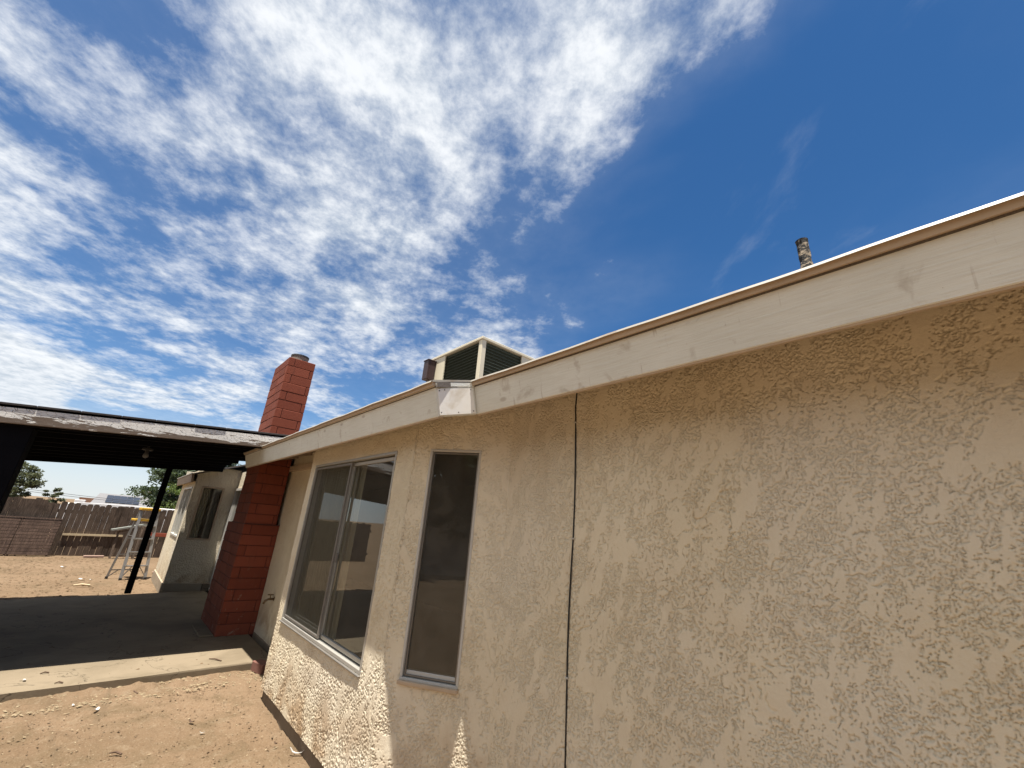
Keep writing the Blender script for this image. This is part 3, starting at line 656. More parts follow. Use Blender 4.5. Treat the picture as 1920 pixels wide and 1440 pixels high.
# chimney ---------------------------------------------------------
chim = new_part('chimney', house)
CX0, CY0 = 6.672, -1.32
LEDGE, TOPZ = 1.36, 3.735
_bc = {}
def block(x0, x1, y0, y1, z0, z1):
    g = .0034; d = (round(x1-x0-2*g, 3), round(y1-y0-2*g, 3), round(z1-z0-2*g, 3))
    if min(d) < .012: return
    if d not in _bc:
        bm = bmesh.new(); bmesh.ops.create_cube(bm, size=1, matrix=Matrix.Diagonal((*d, 1))); bmesh.ops.bevel(bm, geom=bm.edges[:], offset=.004, segments=1, affect='EDGES')
        me = bpy.data.meshes.new('brick'); bm.to_mesh(me); bm.free(); me.materials.append(MATS['red_block']); _bc[d] = me
    link('brick', _bc[d], chim, Vector(((x0+x1)/2, (y0+y1)/2, (z0+z1)/2))-house.location)
def courses(z0, z1, n, xe, ye):
    """blocks on the camera side (facing -x) and the yard side (facing +y); also the far and inner side above the roof"""
    hc = (z1-z0)/n; t_ = .085; Lx = xe-CX0; Ly = CY0-ye
    for k in range(n):
        a, c = z0+k*hc, z0+(k+1)*hc
        j = lambda: random.uniform(-.0022, .0022)
        if k % 2 == 0:
            cut = CY0-Ly*.86
            block(CX0+j(), CX0+t_, cut, CY0+j(), a, c); block(CX0+j(), CX0+t_, ye, cut, a, c)
            xs = [CX0+t_]
        else:
            cut = CY0-t_-Ly*.02
            block(CX0+j(), CX0+t_, ye, cut, a, c)
            xs = [CX0]
        x = xs[0]; first = True
        yy = CY0-(0 if k % 2 == 0 else 0)
        while x < xe-.01:
            l = .40 if not (first and k % 2 == 0) else .30
            if xe-x-l < .09: l = xe-x
            x2 = min(xe, x+l); ybk = CY0-t_ if not (first and k % 2) else cut
            block(x, x2, ybk, CY0+j(), a, c); x = x2; first = False
        if z0 > 1.5 or c > 2.6:
            block(xe-.002, xe+.03, ye, CY0-t_, a, c)
courses(.055, LEDGE, 10, 7.80, YM+.004); courses(LEDGE, TOPZ, 18, 7.48, -1.705)
b = MB(); b.box(((CX0+7.80)/2+.004, (CY0+YM)/2-.002, (LEDGE-.004)/2), (7.80-CX0-.016, CY0-YM-.018, LEDGE-.004)); b.build('mortar', 'red_mortar', chim)
b = MB(); b.box(((CX0+7.48)/2+.004, (CY0-1.705)/2, (LEDGE+TOPZ)/2-.001), (7.48-CX0-.016, CY0+1.705-.018, TOPZ-LEDGE-.008)); b.build('mortar', 'red_mortar', chim)
b = MB(); b.box((CX0+.42, CY0-.215, LEDGE+.002), (.86, .42, .014)); b.build('ledge', 'red_mortar', chim)
fx, fy = 6.98, -1.53
b = MB(); b.tube([(fx, fy, TOPZ-.05), (fx, fy, TOPZ+.13)], .125, 24); b.build('flue', 'flue_clay', chim, smooth=False)
b = MB(); b.tube([(fx, fy, TOPZ+.12), (fx, fy, TOPZ+.145)], .131, 24); b.build('flue_rim', 'flue_rim', chim)
b = MB(); b.box((7.02, -1.245, .066), (.66, .15, .02)); tag(b.build('hearth_pad', 'concrete', None, bevel=.006), 'thin concrete pad at the foot of the chimney', 'pad', kind='structure')
# spigot
sp = new_part('spigot', house); x, y, z = 6.154, YM, .536
b = MB(); b.tube([(x, y, z), (x, y+.07, z), (x, y+.10, z-.015), (x, y+.115, z-.05)], [.012, .013, .014, .012], 8); b.build('spout', 'brass', sp, smooth=True)
b = MB(); b.tube([(x, y+.05, z), (x, y+.055, z+.045)], .007, 6); b.build('stem', 'brass', sp)
b = MB()
for k in range(8):
    a = k*math.tau/8; a2 = (k+1)*math.tau/8; b.bar((x+.03*math.cos(a), y+.055+.03*math.sin(a), z+.048), (x+.03*math.cos(a2), y+.055+.03*math.sin(a2), z+.048), .008, .008)
b.bar((x-.03, y+.055, z+.048), (x+.03, y+.055, z+.048), .007, .006); b.build('handle', 'brass', sp)
b = MB(); b.tube([(x, y-.004, z), (x, y+.008, z)], .026, 12); b.build('wall_plate', 'brass', sp)
# plumbing vent on the roof
vx, vy = .408, -2.2; vz = ZR(vy)
b = MB(); n_ = 20; pts = [(vx+.010*(i/n_), vy, vz-.05+i*(3.0-vz+.05)/n_) for i in range(n_+1)]; b.tube(pts, [.027+.0025*random.uniform(-1, 1) for _ in pts], 14)
for v in b.bm.verts: v.co += Vector((random.uniform(-1, 1), random.uniform(-1, 1), 0))*.0016
vp = b.build('vent_pipe', 'tar_flaked_pipe', house)
b = MB(); b.tube([(vx, vy, vz-.02), (vx, vy, vz+.03)], [.11, .04], 16); b.build('flashing', 'roofing', vp)

# cable clipped to the wall
cab = empty('cable', (1.483, YM, 0), 'thin black cable clipped vertically down the stucco wall', 'cable')
pts = [(1.478, 2.40), (1.476, 2.27), (1.483, 2.19), (1.480, 2.13), (1.477, 2.02), (1.474, 1.85), (1.472, 1.68), (1.475, 1.52), (1.484, 1.35), (1.490, 1.18), (1.492, 1.0), (1.489, .8), (1.487, .6), (1.486, .35), (1.488, .02)]
b = MB(); b.tube([(x, YM+.0085, z) for x, z in pts], .0042, 8); b.build('cord', 'rubber', cab, smooth=True)
for z in (2.10, 1.50, .9, .45):
    x = np.interp(z, [p[1] for p in pts[::-1]], [p[0] for p in pts[::-1]]); b = MB(); b.box((x, YM+.010, z), (.016, .012, .008)); b.build('clip', 'white_frame', cab, bevel=.002)

# ------------------------------------------------------------------ cooler on the roof
def build_cooler():
    x0, x1, y0, y1 = 3.48, 4.52, -2.5, -3.48; zt = 3.53; zb = 2.66
    t = empty('evaporative_cooler', ((x0+x1)/2, (y0+y1)/2, zb), 'cream metal evaporative cooler with dark louvred sides on the roof', 'cooler')
    b = MB(); b.box(((x0+x1)/2, (y0+y1)/2, zb+.02), (x1-x0+.02, y0-y1+.02, .05)); b.build('base_pan', 'cooler_cream', t, bevel=.004)
    b = MB(); b.hexa([(x0-.012, y1-.012, zt-.03), (x1+.012, y1-.012, zt-.03), (x1+.012, y0+.012, zt-.03), (x0-.012, y0+.012, zt-.03), (x0-.012, y1-.012, zt), (x1+.012, y1-.012, zt), (x1+.012, y0+.012, zt), (x0-.012, y0+.012, zt)])
    b.build('top_cover', 'cooler_cream', t, bevel=.004)
    for (x, y) in ((x0, y0), (x1, y0), (x0, y1), (x1, y1)):
        b = MB(); b.box((x+(.03 if x == x0 else -.03), y+(-.03 if y == y0 else .03), (zt+zb)/2), (.06, .06, zt-zb-.06)); b.build('corner_post', 'cooler_cream', t, bevel=.004)
    def side(a0, a1, fixed, ax, sgn, solid):
        """pad with louvres between a0..a1, blank sheet for the rest (solid = (s0,s1))"""
        P = (lambda a, k, z: (a, fixed+sgn*k, z)) if ax == 'x' else (lambda a, k, z: (fixed+sgn*k, a, z))
        lo, hi = min(a0, a1), max(a0, a1); c = (lo+hi)/2
        b = MB(); b.box(P(c, -.045, (zt+zb)/2), (hi-lo, .02, zt-zb-.07) if ax == 'x' else (.02, hi-lo, zt-zb-.07)); b.build('pad', 'cooler_pad', t)
        m = 20
        for i in range(m):
            z = zb+.06+(zt-zb-.11)*(i+.5)/m; b = MB()
            rot = Matrix.Rotation(sgn*R(-32 if ax == 'x' else 32), 4, 'X' if ax == 'x' else 'Y')
            b.box(P(c, -.020, z), (hi-lo-.002, .026, .0025) if ax == 'x' else (.026, hi-lo-.002, .0025), rot); b.build('louvre', 'cooler_slat', t)
        if solid:
            s0, s1 = solid; b = MB(); c = (s0+s1)/2; b.box(P(c, -.012, (zt+zb)/2), (abs(s1-s0), .02, zt-zb-.06) if ax == 'x' else (.02, abs(s1-s0), zt-zb-.06)); b.build('side_panel', 'cooler_cream', t, bevel=.002)
    side(x0+.06, x0+.74, y0, 'x', 1, (x0+.742, x1-.06))
    side(y0-.06, y0-.60, x0, 'y', -1, (y0-.602, y1+.06))
    b = MB(); b.box((x1-.02, (y0+y1)/2, (zt+zb)/2), (.02, y0-y1-.12, zt-zb-.06)); b.build('side_panel', 'cooler_cream', t)
    b = MB(); b.box(((x0+x1)/2, y1+.02, (zt+zb)/2), (x1-x0-.12, .02, zt-zb-.06)); b.build('side_panel', 'cooler_cream', t)
    b = MB(); b.box((x1-.06, y0+.06, zt-.20), (.11, .11, .25)); bx = b.build('junction_box', 'brown_box', t, bevel=.006)
    b = MB(); b.box((x1-.06, y0+.06, zt-.072), (.125, .125, .012)); b.build('lid', 'brown_box', bx, bevel=.003)
    b = MB(); b.tube([(x1-.06, y0+.06, zt-.32), (x1-.055, y0+.05, zb-.02)], .014, 8); b.build('conduit', 'aluminium_dull', bx)
    b = MB(); b.hexa([(x1-.42, -2.72, zt), (x1-.10, -2.72, zt), (x1-.10, -3.0, zt), (x1-.42, -3.0, zt), (x1-.36, -2.76, zt+.11), (x1-.14, -2.76, zt+.07), (x1-.14, -2.96, zt+.07), (x1-.36, -2.96, zt+.11)]); b.build('vent_cowl', 'cooler_cream', t, bevel=.008)
    b = MB(); b.box((x1-.27, -2.86, zt+.105), (.14, .16, .06)); b.build('cap', 'cooler_cream', t, bevel=.004)
    for x in (x0+.1, x1-.1):
        for y in (y0-.1, y1+.1):
            b = MB(); zr = ZR(y); b.box((x, y, (zr+zb)/2), (.05, .05, max(.02, zb-zr+.03))); b.build('leg', 'aluminium_dull', t)
build_cooler()

# ------------------------------------------------------------------ patio cover
PX0, PX1, PY0, PY1 = 5.80, 10.24, -1.40, 4.4
pz = lambda y: 2.243-.078*(y+1.04)           # underside of the edge boards, falling away from the house
pat = empty('patio_cover', (8.0, 1.5, .06), 'dark painted timber patio cover with peeling white edge board', 'patio cover')
def run_y(x, w_, dz0, dz1, name, mat, y0=PY0, y1=PY1, bev=.003):
    b = MB(); b.hexa([(x-w_/2, y0, pz(y0)+dz0), (x+w_/2, y0, pz(y0)+dz0), (x+w_/2, y1, pz(y1)+dz0), (x-w_/2, y1, pz(y1)+dz0), (x-w_/2, y0, pz(y0)+dz1), (x+w_/2, y0, pz(y0)+dz1), (x+w_/2, y1, pz(y1)+dz1), (x-w_/2, y1, pz(y1)+dz1)])
    return b.build(name, mat, pat, bevel=bev)
run_y(PX0+.02, .04, 0, .160, 'edge_board', 'peeling_paint')
run_y(PX0+.062, .04, -.012, .155, 'rim_joist', 'dark_paint')
run_y(PX1-.03, .09, -.055, .135, 'beam', 'dark_paint')
for x in np.arange(PX0+.62, PX1-.2, .6): run_y(x, .045, .02, .138, 'rafter', 'dark_paint')
run_y((PX0+PX1)/2, PX1-PX0, .140, .160, 'deck', 'dark_paint', bev=0)
run_y((PX0+PX1)/2+.01, PX1-PX0, .1605, .178, 'roofing', 'patio_roofing', bev=0)
y = PY0+.02; k = 0
while y < 2.4:                                # shingle tabs along the front edge
    l = random.uniform(.27, .34); b = MB(); z0_, z1_ = pz(y)+.160, pz(y+l)+.160; e = random.uniform(-.004, .004)
    b.hexa([(PX0-.006+e, y+.004, z0_+.002), (PX0+.2, y+.004, z0_+.002), (PX0+.2, y+l-.004, z1_+.002), (PX0-.006+e, y+l-.004, z1_+.002), (PX0-.006+e, y+.004, z0_+.021), (PX0+.2, y+.004, z0_+.024), (PX0+.2, y+l-.004, z1_+.024), (PX0-.006+e, y+l-.004, z1_+.021)])
    b.build('shingle', 'patio_roofing', pat, bevel=.002); y += l
def post(x, y, wx, wy):
    b = MB(); b.box((x, y, (pz(y)+.06)/2), (wx, wy, pz(y)-.06)); return b.build('post', 'dark_paint', pat, bevel=.006)
post(10.20, -.57, .09, .09); post(10.14, 3.2, .09, .09)
post(6.02, .92, .28, .34); post(6.0, 4.2, .14, .14)
b = MB(); b.bar((6.02, .76, 1.2), (6.02, .15, pz(.15)-.01), .06, .06) if False else b.bar((6.3, 1.1, .9), (7.0, 1.1, 2.05), .05, .05); b.build('brace', 'dark_paint', pat)
# bulb socket hanging under the cover
lz = pz(-.05)
lt = empty('light_fixture', (7.3, -.03, lz), 'small bare bulb fixture hanging under the dark patio cover', 'light')
LX, LY = 7.3, -.12
b = MB(); b.tube([(LX, LY, lz+.13), (LX, LY, lz+.02)], .012, 8); b.build('conduit', 'socket', lt)
b = MB(); b.tube([(LX, LY, lz+.02), (LX, LY, lz-.004)], [.055, .06], 14); b.build('plate', 'socket', lt)
b = MB(); b.tube([(LX, LY, lz-.004), (LX, LY, lz-.035)], .022, 12); b.build('socket', 'socket', lt)
b = MB(); b.tube([(LX, LY, lz-.035), (LX, LY, lz-.05), (LX, LY, lz-.075), (LX, LY, lz-.095), (LX, LY, lz-.105)], [.016, .024, .032, .024, .006], 12); b.build('bulb', 'bulb_glass', lt, smooth=True)
b = MB(); b.tube([(LX, LY, lz+.11), (LX-.4, LY-.02, lz+.10), (LX-.9, LY+.02, lz+.11), (LX-1.4, LY, lz+.1)], .006, 6); b.build('wire', 'socket', lt)

# ------------------------------------------------------------------ yard fence
FX = 17.62
fence = empty('fence', (FX, 0, 0), 'weathered brown wooden picket fence across the back of the yard', 'fence')
def picket_mesh(wd, h, dog):
    c = .03 if dog else .004; b = bmesh.new(); pts = [(-wd/2, 0), (wd/2, 0), (wd/2, h-c), (wd/2-c, h), (-wd/2+c, h), (-wd/2, h-c)]
    a = [b.verts.new((-.009, y, z)) for y, z in pts]; e = [b.verts.new((.009, y, z)) for y, z in pts]
    b.faces.new(a[::-1]); b.faces.new(e)
    for i in range(6): b.faces.new([a[i], a[(i+1) % 6], e[(i+1) % 6], e[i]])
    bmesh.ops.recalc_face_normals(b, faces=b.faces[:]); me = bpy.data.meshes.new('picket'); b.to_mesh(me); b.free(); me.materials.append(MATS['fence_wood']); return me
PM = [picket_mesh(w_, h_, True) for w_, h_ in ((.129, 1.40), (.126, 1.415), (.132, 1.385), (.130, 1.405))]; PL = [picket_mesh(w_, h_, False) for w_, h_ in ((.134, 1.44), (.131, 1.46), (.136, 1.43))]
y = -3.2
while y < 5.2:
    old = y > 1.13
    me = random.choice(PL if old else PM)
    o = link('picket', me, fence, (random.uniform(-.006, .006), y, -.02+random.uniform(-.012, .012)-(.09 if 1.13 < y < 1.4 else 0))); o.rotation_euler.x = random.uniform(-.005, .005)
    y += .132+random.uniform(-.004, .006)
for z in (.28, 1.15):
    b = MB(); b.box((FX+.035, 1.0, z), (.04, 8.6, .085)); b.build('rail', 'fence_wood', fence)
for y in (-2.6, -.2, 2.2, 4.6):
    b = MB(); b.box((FX+.08, y, .68), (.09, .09, 1.4)); b.build('post', 'fence_wood', fence)
b = MB(); b.box((FX-.03, .21, .556), (.03, 1.28, .05), Matrix.Rotation(R(-1.0), 4, 'X')); tag(b.build('lumber_strip', 'new_lumber'), 'pale lumber strip fixed level across the fence pickets', 'lumber')
# slatted panel leaning on the fence
pan = empty('slatted_panel', (17.3, 1.6, 0), 'reddish brown slatted wooden panel leaning against the fence', 'panel')
lean = .17
def pp(y, z, k=0.): return Vector((17.22+lean*z+k, y, z))
for (ya, yb) in ((.955, 1.70), (1.715, 2.75)):
    nS = 11
    for i in range(nS):
        z = .03+i*.0805; b = MB(); b.hexa([pp(ya, z), pp(yb, z), pp(yb, z, .02), pp(ya, z, .02), pp(ya, z+.068), pp(yb, z+.068), pp(yb, z+.068, .02), pp(ya, z+.068, .02)]); b.build('slat', 'panel_wood', pan, bevel=.002)
    for yy in (ya+.02, yb-.02):
        b = MB(); b.bar(pp(yy, .0, .03), pp(yy, .93, .03), .04, .03); b.build('frame_stile', 'panel_wood', pan)
b = MB(); b.hexa([pp(.945, .92, -.01), pp(2.76, .92, -.01), pp(2.76, .92, .05), pp(.945, .92, .05), pp(.945, .945, -.01), pp(2.76, .945, -.01), pp(2.76, .945, .05), pp(.945, .945, .05)]); b.build('top_rail', 'panel_wood', pan)
# planks propped by the fence
b = MB(); b.bar((17.02, -.12, .745), (17.2, -.92, .95), .085, .05); tag(b.build('plank', 'green_plank', None, bevel=.003), 'grey green plank propped at a slant behind the ladder', 'plank')
b = MB(); b.box((17.15, -.52, .31), (.5, .62, .62)) if False else None
saw = empty('sawhorse', (17.25, -.5, 0), 'dark low work stand holding up the slanted plank', 'stand')
for yy, zt_ in ((-.3, .74), (-.8, .86)):
    for xx in (17.0, 17.3):
        b = MB(); b.bar((xx, yy, 0), (17.13, yy, zt_), .05, .04); b.build('leg', 'fence_wood', saw)
b = MB(); b.bar((17.13, -.26, .70), (17.13, -.84, .82), .06, .05); b.build('crossbar', 'fence_wood', saw)
b = MB(); b.box((17.45, -1.30, .652), (.035, .62, .105)); tag(b.build('plank', 'rust_plank', None, bevel=.003), 'rust red plank fixed against the fence beside the house wing', 'plank')
b = MB(); b.box((17.1, .04, .035), (.12, .42, .05), .2); tag(b.build('plank', 'pale_plank', None, bevel=.003), 'short pinkish plank lying on the dirt at the fence foot', 'plank')

# ------------------------------------------------------------------ step ladder
lad = empty('step_ladder', (12.6, -.6, 0), 'aluminium step ladder with yellow top standing in the dirt yard', 'ladder')
fl, fr = Vector((12.38, -.50, 0)), Vector((12.52, -.905, 0)); rl, rr = Vector((12.66, -.285, 0)), Vector((12.82, -.74, 0))
tl, tr = Vector((12.60, -.475, 1.37)), Vector((12.70, -.765, 1.37)); tl2, tr2 = tl+Vector((.03, .02, 0)), tr+Vector((.03, .02, 0))
for a, c, wd in ((fl, tl, .055), (fr, tr, .055), (rl, tl2, .04), (rr, tr2, .04)):
    b = MB(); b.bar(a, c, wd*.5, wd, (0, 1, 0)); rail = b.build('rail', 'ladder_metal', lad, bevel=.002)
    b = MB(); b.box(a+Vector((0, 0, .02)), (.05, .05, .04)); b.build('foot', 'rubber', rail)
for k in range(1, 5):
    f = k/5.2; b = MB(); p, q = fl.lerp(tl, f), fr.lerp(tr, f); b.bar(p, q, .075, .022); b.build('step', 'ladder_metal', lad)
for f in (.12, .34, .58, .8):
    b = MB(); b.bar(rl.lerp(tl2, f), rr.lerp(tr2, f), .025, .02); b.build('rear_brace', 'ladder_metal', lad)
for (a, c, e, f2) in ((fl, tl, rl, tl2), (fr, tr, rr, tr2)):
    b = MB(); b.bar(a.lerp(c, .62), e.lerp(f2, .62), .014, .01); b.build('spreader', 'ladder_metal', lad)
b = MB(); b.bar(rl.lerp(tl2, .02), rl.lerp(tl2, .12).lerp(rr.lerp(tr2, .12), .3), .018, .014); b.bar(rr.lerp(tr2, .02), rl.lerp(tl2, .12).lerp(rr.lerp(tr2, .12), .7), .018, .014); b.build('knee_brace', 'ladder_metal', lad)
b = MB(); b.bar(fl.lerp(tl, .03), fl.lerp(tl, .19).lerp(fr.lerp(tr, .19), .35), .018, .014); b.bar(fr.lerp(tr, .03), fl.lerp(tl, .19).lerp(fr.lerp(tr, .19), .65), .018, .014); b.build('knee_brace', 'ladder_metal', lad)
ml = (tl+tr)/2; ax = math.atan2((tr-tl).y, (tr-tl).x)
b = MB(); b.box(ml+Vector((.01, .01, .03)), ((tr-tl).length+.06, .13, .055), ax); b.build('top_cap', 'ladder_yellow', lad, bevel=.012)
mt = (fl.lerp(tl, .84)+fr.lerp(tr, .84))/2+Vector((.11, .09, .02)); b = MB(); b.box(mt, ((tr-tl).length+.03, .22, .045), ax); b.build('tray', 'ladder_yellow', lad, bevel=.01)

# ------------------------------------------------------------------ beyond the fence
def tree(name, base, height, spread, clumps, leaf, mat, label, seed, leaves=90, group=None, crown_low=.35):
    rs = np.random.RandomState(seed); t = empty(name, base, label, 'tree', group); B = Vector(base)
    b = MB(); trunk = [B+Vector((0, 0, -.1)), B+Vector((rs.uniform(-.1, .1)*spread, rs.uniform(-.1, .1)*spread, height*.3)), B+Vector((rs.uniform(-.15, .15)*spread, rs.uniform(-.15, .15)*spread, height*.62)), B+Vector((0, 0, height*.9))]
    r0 = height*.035; b.tube(trunk, [r0, r0*.8, r0*.5, r0*.15], 8)
    cs = []
    for i in range(clumps):
        th = rs.uniform(0, math.tau); zz = rs.uniform(crown_low, 1.0); prof = math.sqrt(max(.08, 1-((zz-(crown_low+1)/2)/((1-crown_low)/2+.08))**2))
        rr_ = spread*prof*rs.uniform(.25, 1.0)**.6; cs.append(np.array([rr_*math.cos(th), rr_*math.sin(th), zz*height]))
        if i % 3 == 0:
            s_ = trunk[1].lerp(trunk[2], rs.uniform(0, 1)); e = B+Vector(cs[-1]); b.tube([s_, s_.lerp(e, .5)+Vector((0, 0, .06*height)), e], [r0*.32, r0*.2, r0*.06], 5)
    b.build('trunk', 'bark', t, smooth=True)
    V = []; F = []; n = 0
    for c in cs:
        rad = spread*rs.uniform(.16, .34); dirn = rs.normal(size=3); dirn[2] *= .3; dirn /= np.linalg.norm(dirn)
        for _ in range(leaves):
            q = rs.normal(size=3); q /= np.linalg.norm(q); q *= rad*rs.uniform(.2, 1.)**.5; q[2] *= .62; q += dirn*rs.uniform(-.7, .7)*rad
            u = rs.normal(size=3); u /= np.linalg.norm(u); v = np.cross(u, rs.normal(size=3)); v /= np.linalg.norm(v); l = leaf*rs.uniform(.6, 1.3)
            p = c+q; V += [p-u*l, p+v*l*.42, p+u*l, p-v*l*.42]; F.append((n, n+1, n+2, n+3)); n += 4
    np_mesh('crown', np.array(V)+np.array(base), F, mat, t, False)
    return t
tree('tree', (42, 5.6, 0), 3.4, 1.45, 60, .10, 'leaf_olive', 'loose olive green tree behind the fence at far left', 5, 150, crown_low=.15)
tree('tree', (44, 3.35, 0), 2.05, .55, 26, .08, 'leaf_olive', 'small rounded olive tree peeking over the fence gap', 9, 130, crown_low=.2)
tree('tree', (30, -2.75, 0), 5.2, 1.95, 110, .10, 'leaf_dark', 'tall dark green tree standing behind the ladder', 14, 190, crown_low=.12)
tree('tree', (25.5, -2.35, 0), 2.55, .95, 40, .06, 'leaf_bright', 'bright yellow green bush growing beside the house wing behind the fence', 21, 90, crown_low=.1)
# white trailer roof
trl = empty('trailer', (22.3, .3, 0), 'long white trailer with a pointed nose showing over the fence', 'trailer')
b = MB(); prof = [(1.53, 1.17), (1.40, 1.26), (1.25, 1.345), (.9, 1.385), (0, 1.395), (-1.0, 1.39), (-3.4, 1.38), (-3.4, .5), (1.2, .5), (1.45, .9)]
b.prism([(22.0, y, z) for y, z in prof], (1.6, 0, 0)); b.build('body', 'white_metal', trl, bevel=.03)
for yy in (-.9, -2.2):
    b = MB(); b.tube([(21.97, yy, .33), (22.2, yy, .33)], .33, 18); b.build('wheel', 'rubber', trl)
b = MB(); b.bar((22.8, 1.4, .5), (22.8, 2.3, .45), .08, .08); b.build('tongue', 'aluminium_dull', trl)
# neighbour with solar panels
def far(px_x, px_y, X):
    dv = M@np.array([px_x-960, px_y-720, FPX]); t_ = X/dv[0]; return Vector((X, t_*dv[1], CAMH+t_*dv[2]))
nb = empty('house', (124, -2, 0), 'distant grey roofed house with dark solar panels on its roof', 'house')
A, Bq = far(181, 924.5, 128), far(330, 940, 128); zt_ = 3.02
yL, yR = A.y, -12.0
b = MB(); b.hexa([(120, yL+.35, .55), (136, yL+.35, .55), (136, yR, .55), (120, yR, .55), (127.5, yL-.55, zt_), (128.5, yL-.55, zt_), (128.5, yR, zt_), (127.5, yR, zt_)]); b.build('roof', 'far_shingle', nb)
b = MB(); b.box((128, (yL+yR)/2, .2), (15, yL-yR-.5, .9)); b.build('wall', 'far_wall', nb)
sl = (zt_-.55)/7.5
for i in range(5):
    ya = yL-1.9-i*1.08; b = MB(); za, zb_ = 121.9, 126.2; zf = lambda x: .55+(x-120)*sl+.12
    b.hexa([(za, ya, zf(za)), (za, ya-1.04, zf(za)), (zb_, ya-1.04, zf(zb_)), (zb_, ya, zf(zb_)), (za, ya, zf(za)+.05), (za, ya-1.04, zf(za)+.05), (zb_, ya-1.04, zf(zb_)+.05), (zb_, ya, zf(zb_)+.05)]); b.build('solar_panel', 'solar_glass', nb)
ob = empty('building', (165, 6, 0), 'far low orange tan building left of the solar roof', 'building')
b = MB(); b.box((168, 5.2, .9), (6, 4.6, 2.0)); b.build('wall', 'orange_wall', ob)
b = MB(); b.box((168, 5.2, 1.93), (6.4, 5.0, .12)); b.build('parapet', 'orange_wall', ob)
b = MB(); b.box((160, 6.9, .7), (3, 2.0, 1.3)); tag(b.build('shed', 'white_metal', None, bevel=.05), 'far white shed in front of the orange building', 'shed')
for k, (ya, za, yb2, zb2) in enumerate(((14, 2.55, -10, 1.75), (14, 2.35, -10, 1.6))):
    wlabel = ('upper', 'lower')[k]
    b = MB(); pts = [(62, ya+(yb2-ya)*i/20, za+(zb2-za)*i/20-.35*math.sin(math.pi*i/20)) for i in range(21)]; b.tube(pts, .02, 5); tag(b.build('utility_wire', 'wire'), wlabel+' of two overhead wires crossing the sky low beyond the fence', 'wire', 'overhead utility wires')

# ------------------------------------------------------------------ other side of the yard (mirrored in the panes)
b = MB(); b.box((4, 11.0, .75), (34, .15, 1.5)); tag(b.build('yard_wall', 'block_wall_mat', None, bevel=.02), 'beige block wall along the open side of the yard', 'wall')
for k, (x, y, h_) in enumerate(((-7.5, 13.0, 4.6), (-3.5, 13.6, 5.0), (.8, 13.2, 4.4), (5.2, 13.8, 4.8), (10.0, 13.4, 3.6), (15.0, 13.6, 3.2))):
    tree('tree', (x, y, 0), h_+1.2, 3.0, 80, .32, 'leaf_dark', 'dark green tree behind the beige yard wall', 40+k, 100, 'trees behind the yard wall', .12)

# ------------------------------------------------------------------ litter on the ground
GZ = .006
def scrap(name, x, y, sx, sy, mat, label, cat, rot=0., z=None, curl=.012):
    sx, sy = sx*.72, sy*.72
    z = GZ if z is None else z; b = MB(); c, s_ = math.cos(rot), math.sin(rot); n = 5; rows = []
    for i in range(n+1):
        f = i/n-.5; wdt = sy*(.5+.5*math.cos(f*2.2))*random.uniform(.75, 1); zz = z+curl*(4*f*f)*random.uniform(.6, 1.2)+.002
        ctr = (x+c*f*sx, y+s_*f*sx); rows.append([b.bm.verts.new((ctr[0]-s_*wdt*q, ctr[1]+c*wdt*q, zz+r_)) for q, r_ in ((-.5, 0), (.5, .003), (.5, .006), (-.5, .003))])
    for r0, r1 in zip(rows, rows[1:]):
        for k in range(4): b.bm.faces.new([r0[k], r0[(k+1) % 4], r1[(k+1) % 4], r1[k]])
    b.bm.faces.new(rows[0]); b.bm.faces.new(rows[-1][::-1]); return tag(b.build(name, mat), label, cat)
def gp(px_x, px_y, z=0.):
    dv = M@np.array([px_x-960, px_y-720, FPX]); t_ = (z-CAMH)/dv[2]; return t_*dv[0], t_*dv[1]
x, y = gp(556, 1416); scrap('paper_scrap', x, y, .14, .028, 'paper', 'curled white strip on the dirt beside the bay footing', 'scrap', .9, curl=.03)
x, y = gp(516, 1398); scrap('dry_leaf', x, y, .035, .022, 'twig', 'single dark leaf on the dirt near the white strip', 'leaf', .3)
x, y = gp(378, 1378); scrap('paper_scrap', x, y, .045, .02, 'paper', 'small white scrap alone in the middle of the near dirt', 'scrap', 1.2)
x, y = gp(180, 1334); scrap('paper_scrap', x, y, .075, .03, 'paper', 'larger white scrap on dirt near the slab edge', 'scrap', -.5)
x, y = gp(136, 1327); scrap('paper_scrap', x, y, .04, .025, 'paper', 'tiny white scrap just left of the larger one', 'scrap', .2)
x, y = gp(45, 1278, .06); scrap('paper_scrap', x, y, .035, .03, 'paper', 'tiny white scrap lying on the sunlit slab strip', 'scrap', .2, .062)
x, y = gp(358, 1357); scrap('dry_leaf', x, y, .06, .03, 'twig', 'dark curled leaf on open dirt above the middle white scrap', 'leaf', .6)
def twig(pts, r_, label, mat='twig'):
    b = MB(); b.tube(pts, [r_*.6, r_, r_*.9, r_*.4][:len(pts)] if len(pts) <= 4 else r_, 6); return tag(b.build('twig', mat), label, 'twig')
for k, ((ax_, ay_), (bx_, by_), zz, lab) in enumerate((((392, 1235), (415, 1239), .066, 'dark twig on the sunlit slab strip near the chimney'), ((75, 1263), (92, 1261), .066, 'short dark twig on the sunlit slab at left'), ((102, 1281), (118, 1280), .066, 'dark twig near the slab edge at left'), ((243, 1296), (258, 1300), .012, 'dark twig on the dirt below the slab edge'), ((160, 1300), (172, 1296), .012, 'short dark twig lying against the slab edge'), ((205, 1412), (228, 1414), .012, 'thin greenish twig on the near dirt'))):
    p, q = gp(ax_, ay_, zz), gp(bx_, by_, zz); m_ = ((p[0]+q[0])/2+.01, (p[1]+q[1])/2, zz+.006); twig([(*p, zz), m_, (*q, zz)], .006, lab)
x, y = gp(489, 1254, .03)
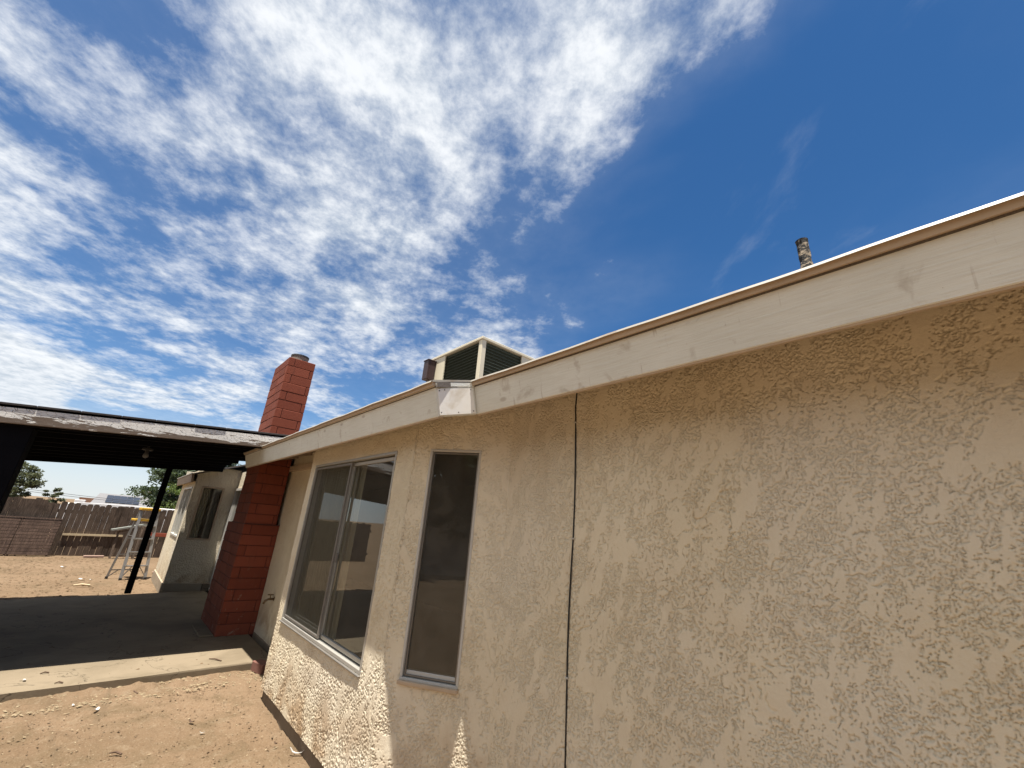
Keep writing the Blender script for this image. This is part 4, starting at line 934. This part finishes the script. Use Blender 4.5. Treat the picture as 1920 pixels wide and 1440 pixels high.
b = MB(); b.box((x, y, .045), (.20, .10, .09), .25); tag(b.build('loose_brick', 'loose_block', None, bevel=.006), 'loose red brown block on the ground behind the bay corner', 'brick')
for (qx, qy, sz, lab) in ((118, 1064, .16, 'white crumpled scrap in the far yard before the ladder'), (153, 1087, .16, 'pale scrap in the far yard short of the slab'), (170, 1088, .07, 'tiny pale scrap in the far yard by the ladder')):
    x, y = gp(qx, qy); scrap('paper_scrap', x, y, sz, sz*.6, 'paper', lab, 'scrap', .7)
p, q = gp(137, 1099), gp(168, 1099); twig([(*p, .015), ((p[0]+q[0])/2, (p[1]+q[1])/2, .03), (*q, .015)], .018, 'pale broken stick on the far dirt beyond the slab', 'new_lumber')
p, q = gp(285, 1074), gp(296, 1077); twig([(*p, .02), ((p[0]+q[0])/2, (p[1]+q[1])/2, .03), (*q, .02)], .02, 'short stick on the dirt at the wing corner', 'pale_plank')
# gravel, straw bits and dead leaves nobody could count
def litter():
    rs = np.random.RandomState(5)
    def scatter(n, xr, yr, s0, s1, flat, name, mat, label, zoff=0., lenk=1.):
        V = []; F = []; k = 0
        X = rs.uniform(*xr, n); Y = rs.uniform(*yr, n)
        for x, y in zip(X, Y):
            if x > 5.36 and x < 10.2 and zoff == 0: continue
            if y < YB+.01 and x < 4.64: continue
            s = s0+(s1-s0)*rs.uniform()**3; a = rs.uniform(0, math.tau); c, sn = math.cos(a), math.sin(a); lx, ly, lz = s*lenk*rs.uniform(.6, 1.3), s*rs.uniform(.5, 1), s*flat*rs.uniform(.5, 1.2)
            P = np.array([(lx, 0, 0), (0, ly, 0), (-lx, 0, 0), (0, -ly, 0), (rs.uniform(-.2, .2)*lx, 0, lz)])
            P = np.stack([P[:, 0]*c-P[:, 1]*sn+x, P[:, 0]*sn+P[:, 1]*c+y, P[:, 2]+zoff-.004+.004*rs.uniform()], 1)
            V.append(P); F += [(k, k+1, k+4), (k+1, k+2, k+4), (k+2, k+3, k+4), (k+3, k, k+4)]; k += 5
        tag(np_mesh(name, np.concatenate(V), F, mat, None, False), label, name.replace('_', ' '), kind='stuff')
    scatter(5500, (2.7, 6.0), (-1.7, 1.3), .003, .010, .8, 'gravel', 'dirt', 'fine gravel and clods strewn over the sandy dirt')
    scatter(900, (2.7, 5.4), (-1.7, 1.3), .003, .008, .35, 'straw', 'dry_straw', 'pale straw bits strewn over the near dirt', 0., 2.2)
    scatter(1300, (5.0, 5.39), (-1.62, .5), .003, .010, .9, 'dry_grass', 'dry_straw', 'dry straw caught along the slab edge', 0.012, 2.4)
    scatter(420, (2.9, 5.4), (-1.7, 1.3), .004, .013, .6, 'dead_leaves', 'dry_leaf', 'dark leaf crumbs strewn over the near dirt')
    scatter(150, (5.5, 10), (-1.2, 2.5), .006, .022, .4, 'leaf_crumbs', 'dry_leaf', 'dark leaf crumbs scattered over the patio slab', .063)
    scatter(2600, (10.3, 17.4), (-1.0, 2.6), .008, .04, .5, 'clods', 'dirt', 'clods of soil scattered over the far yard')
litter()
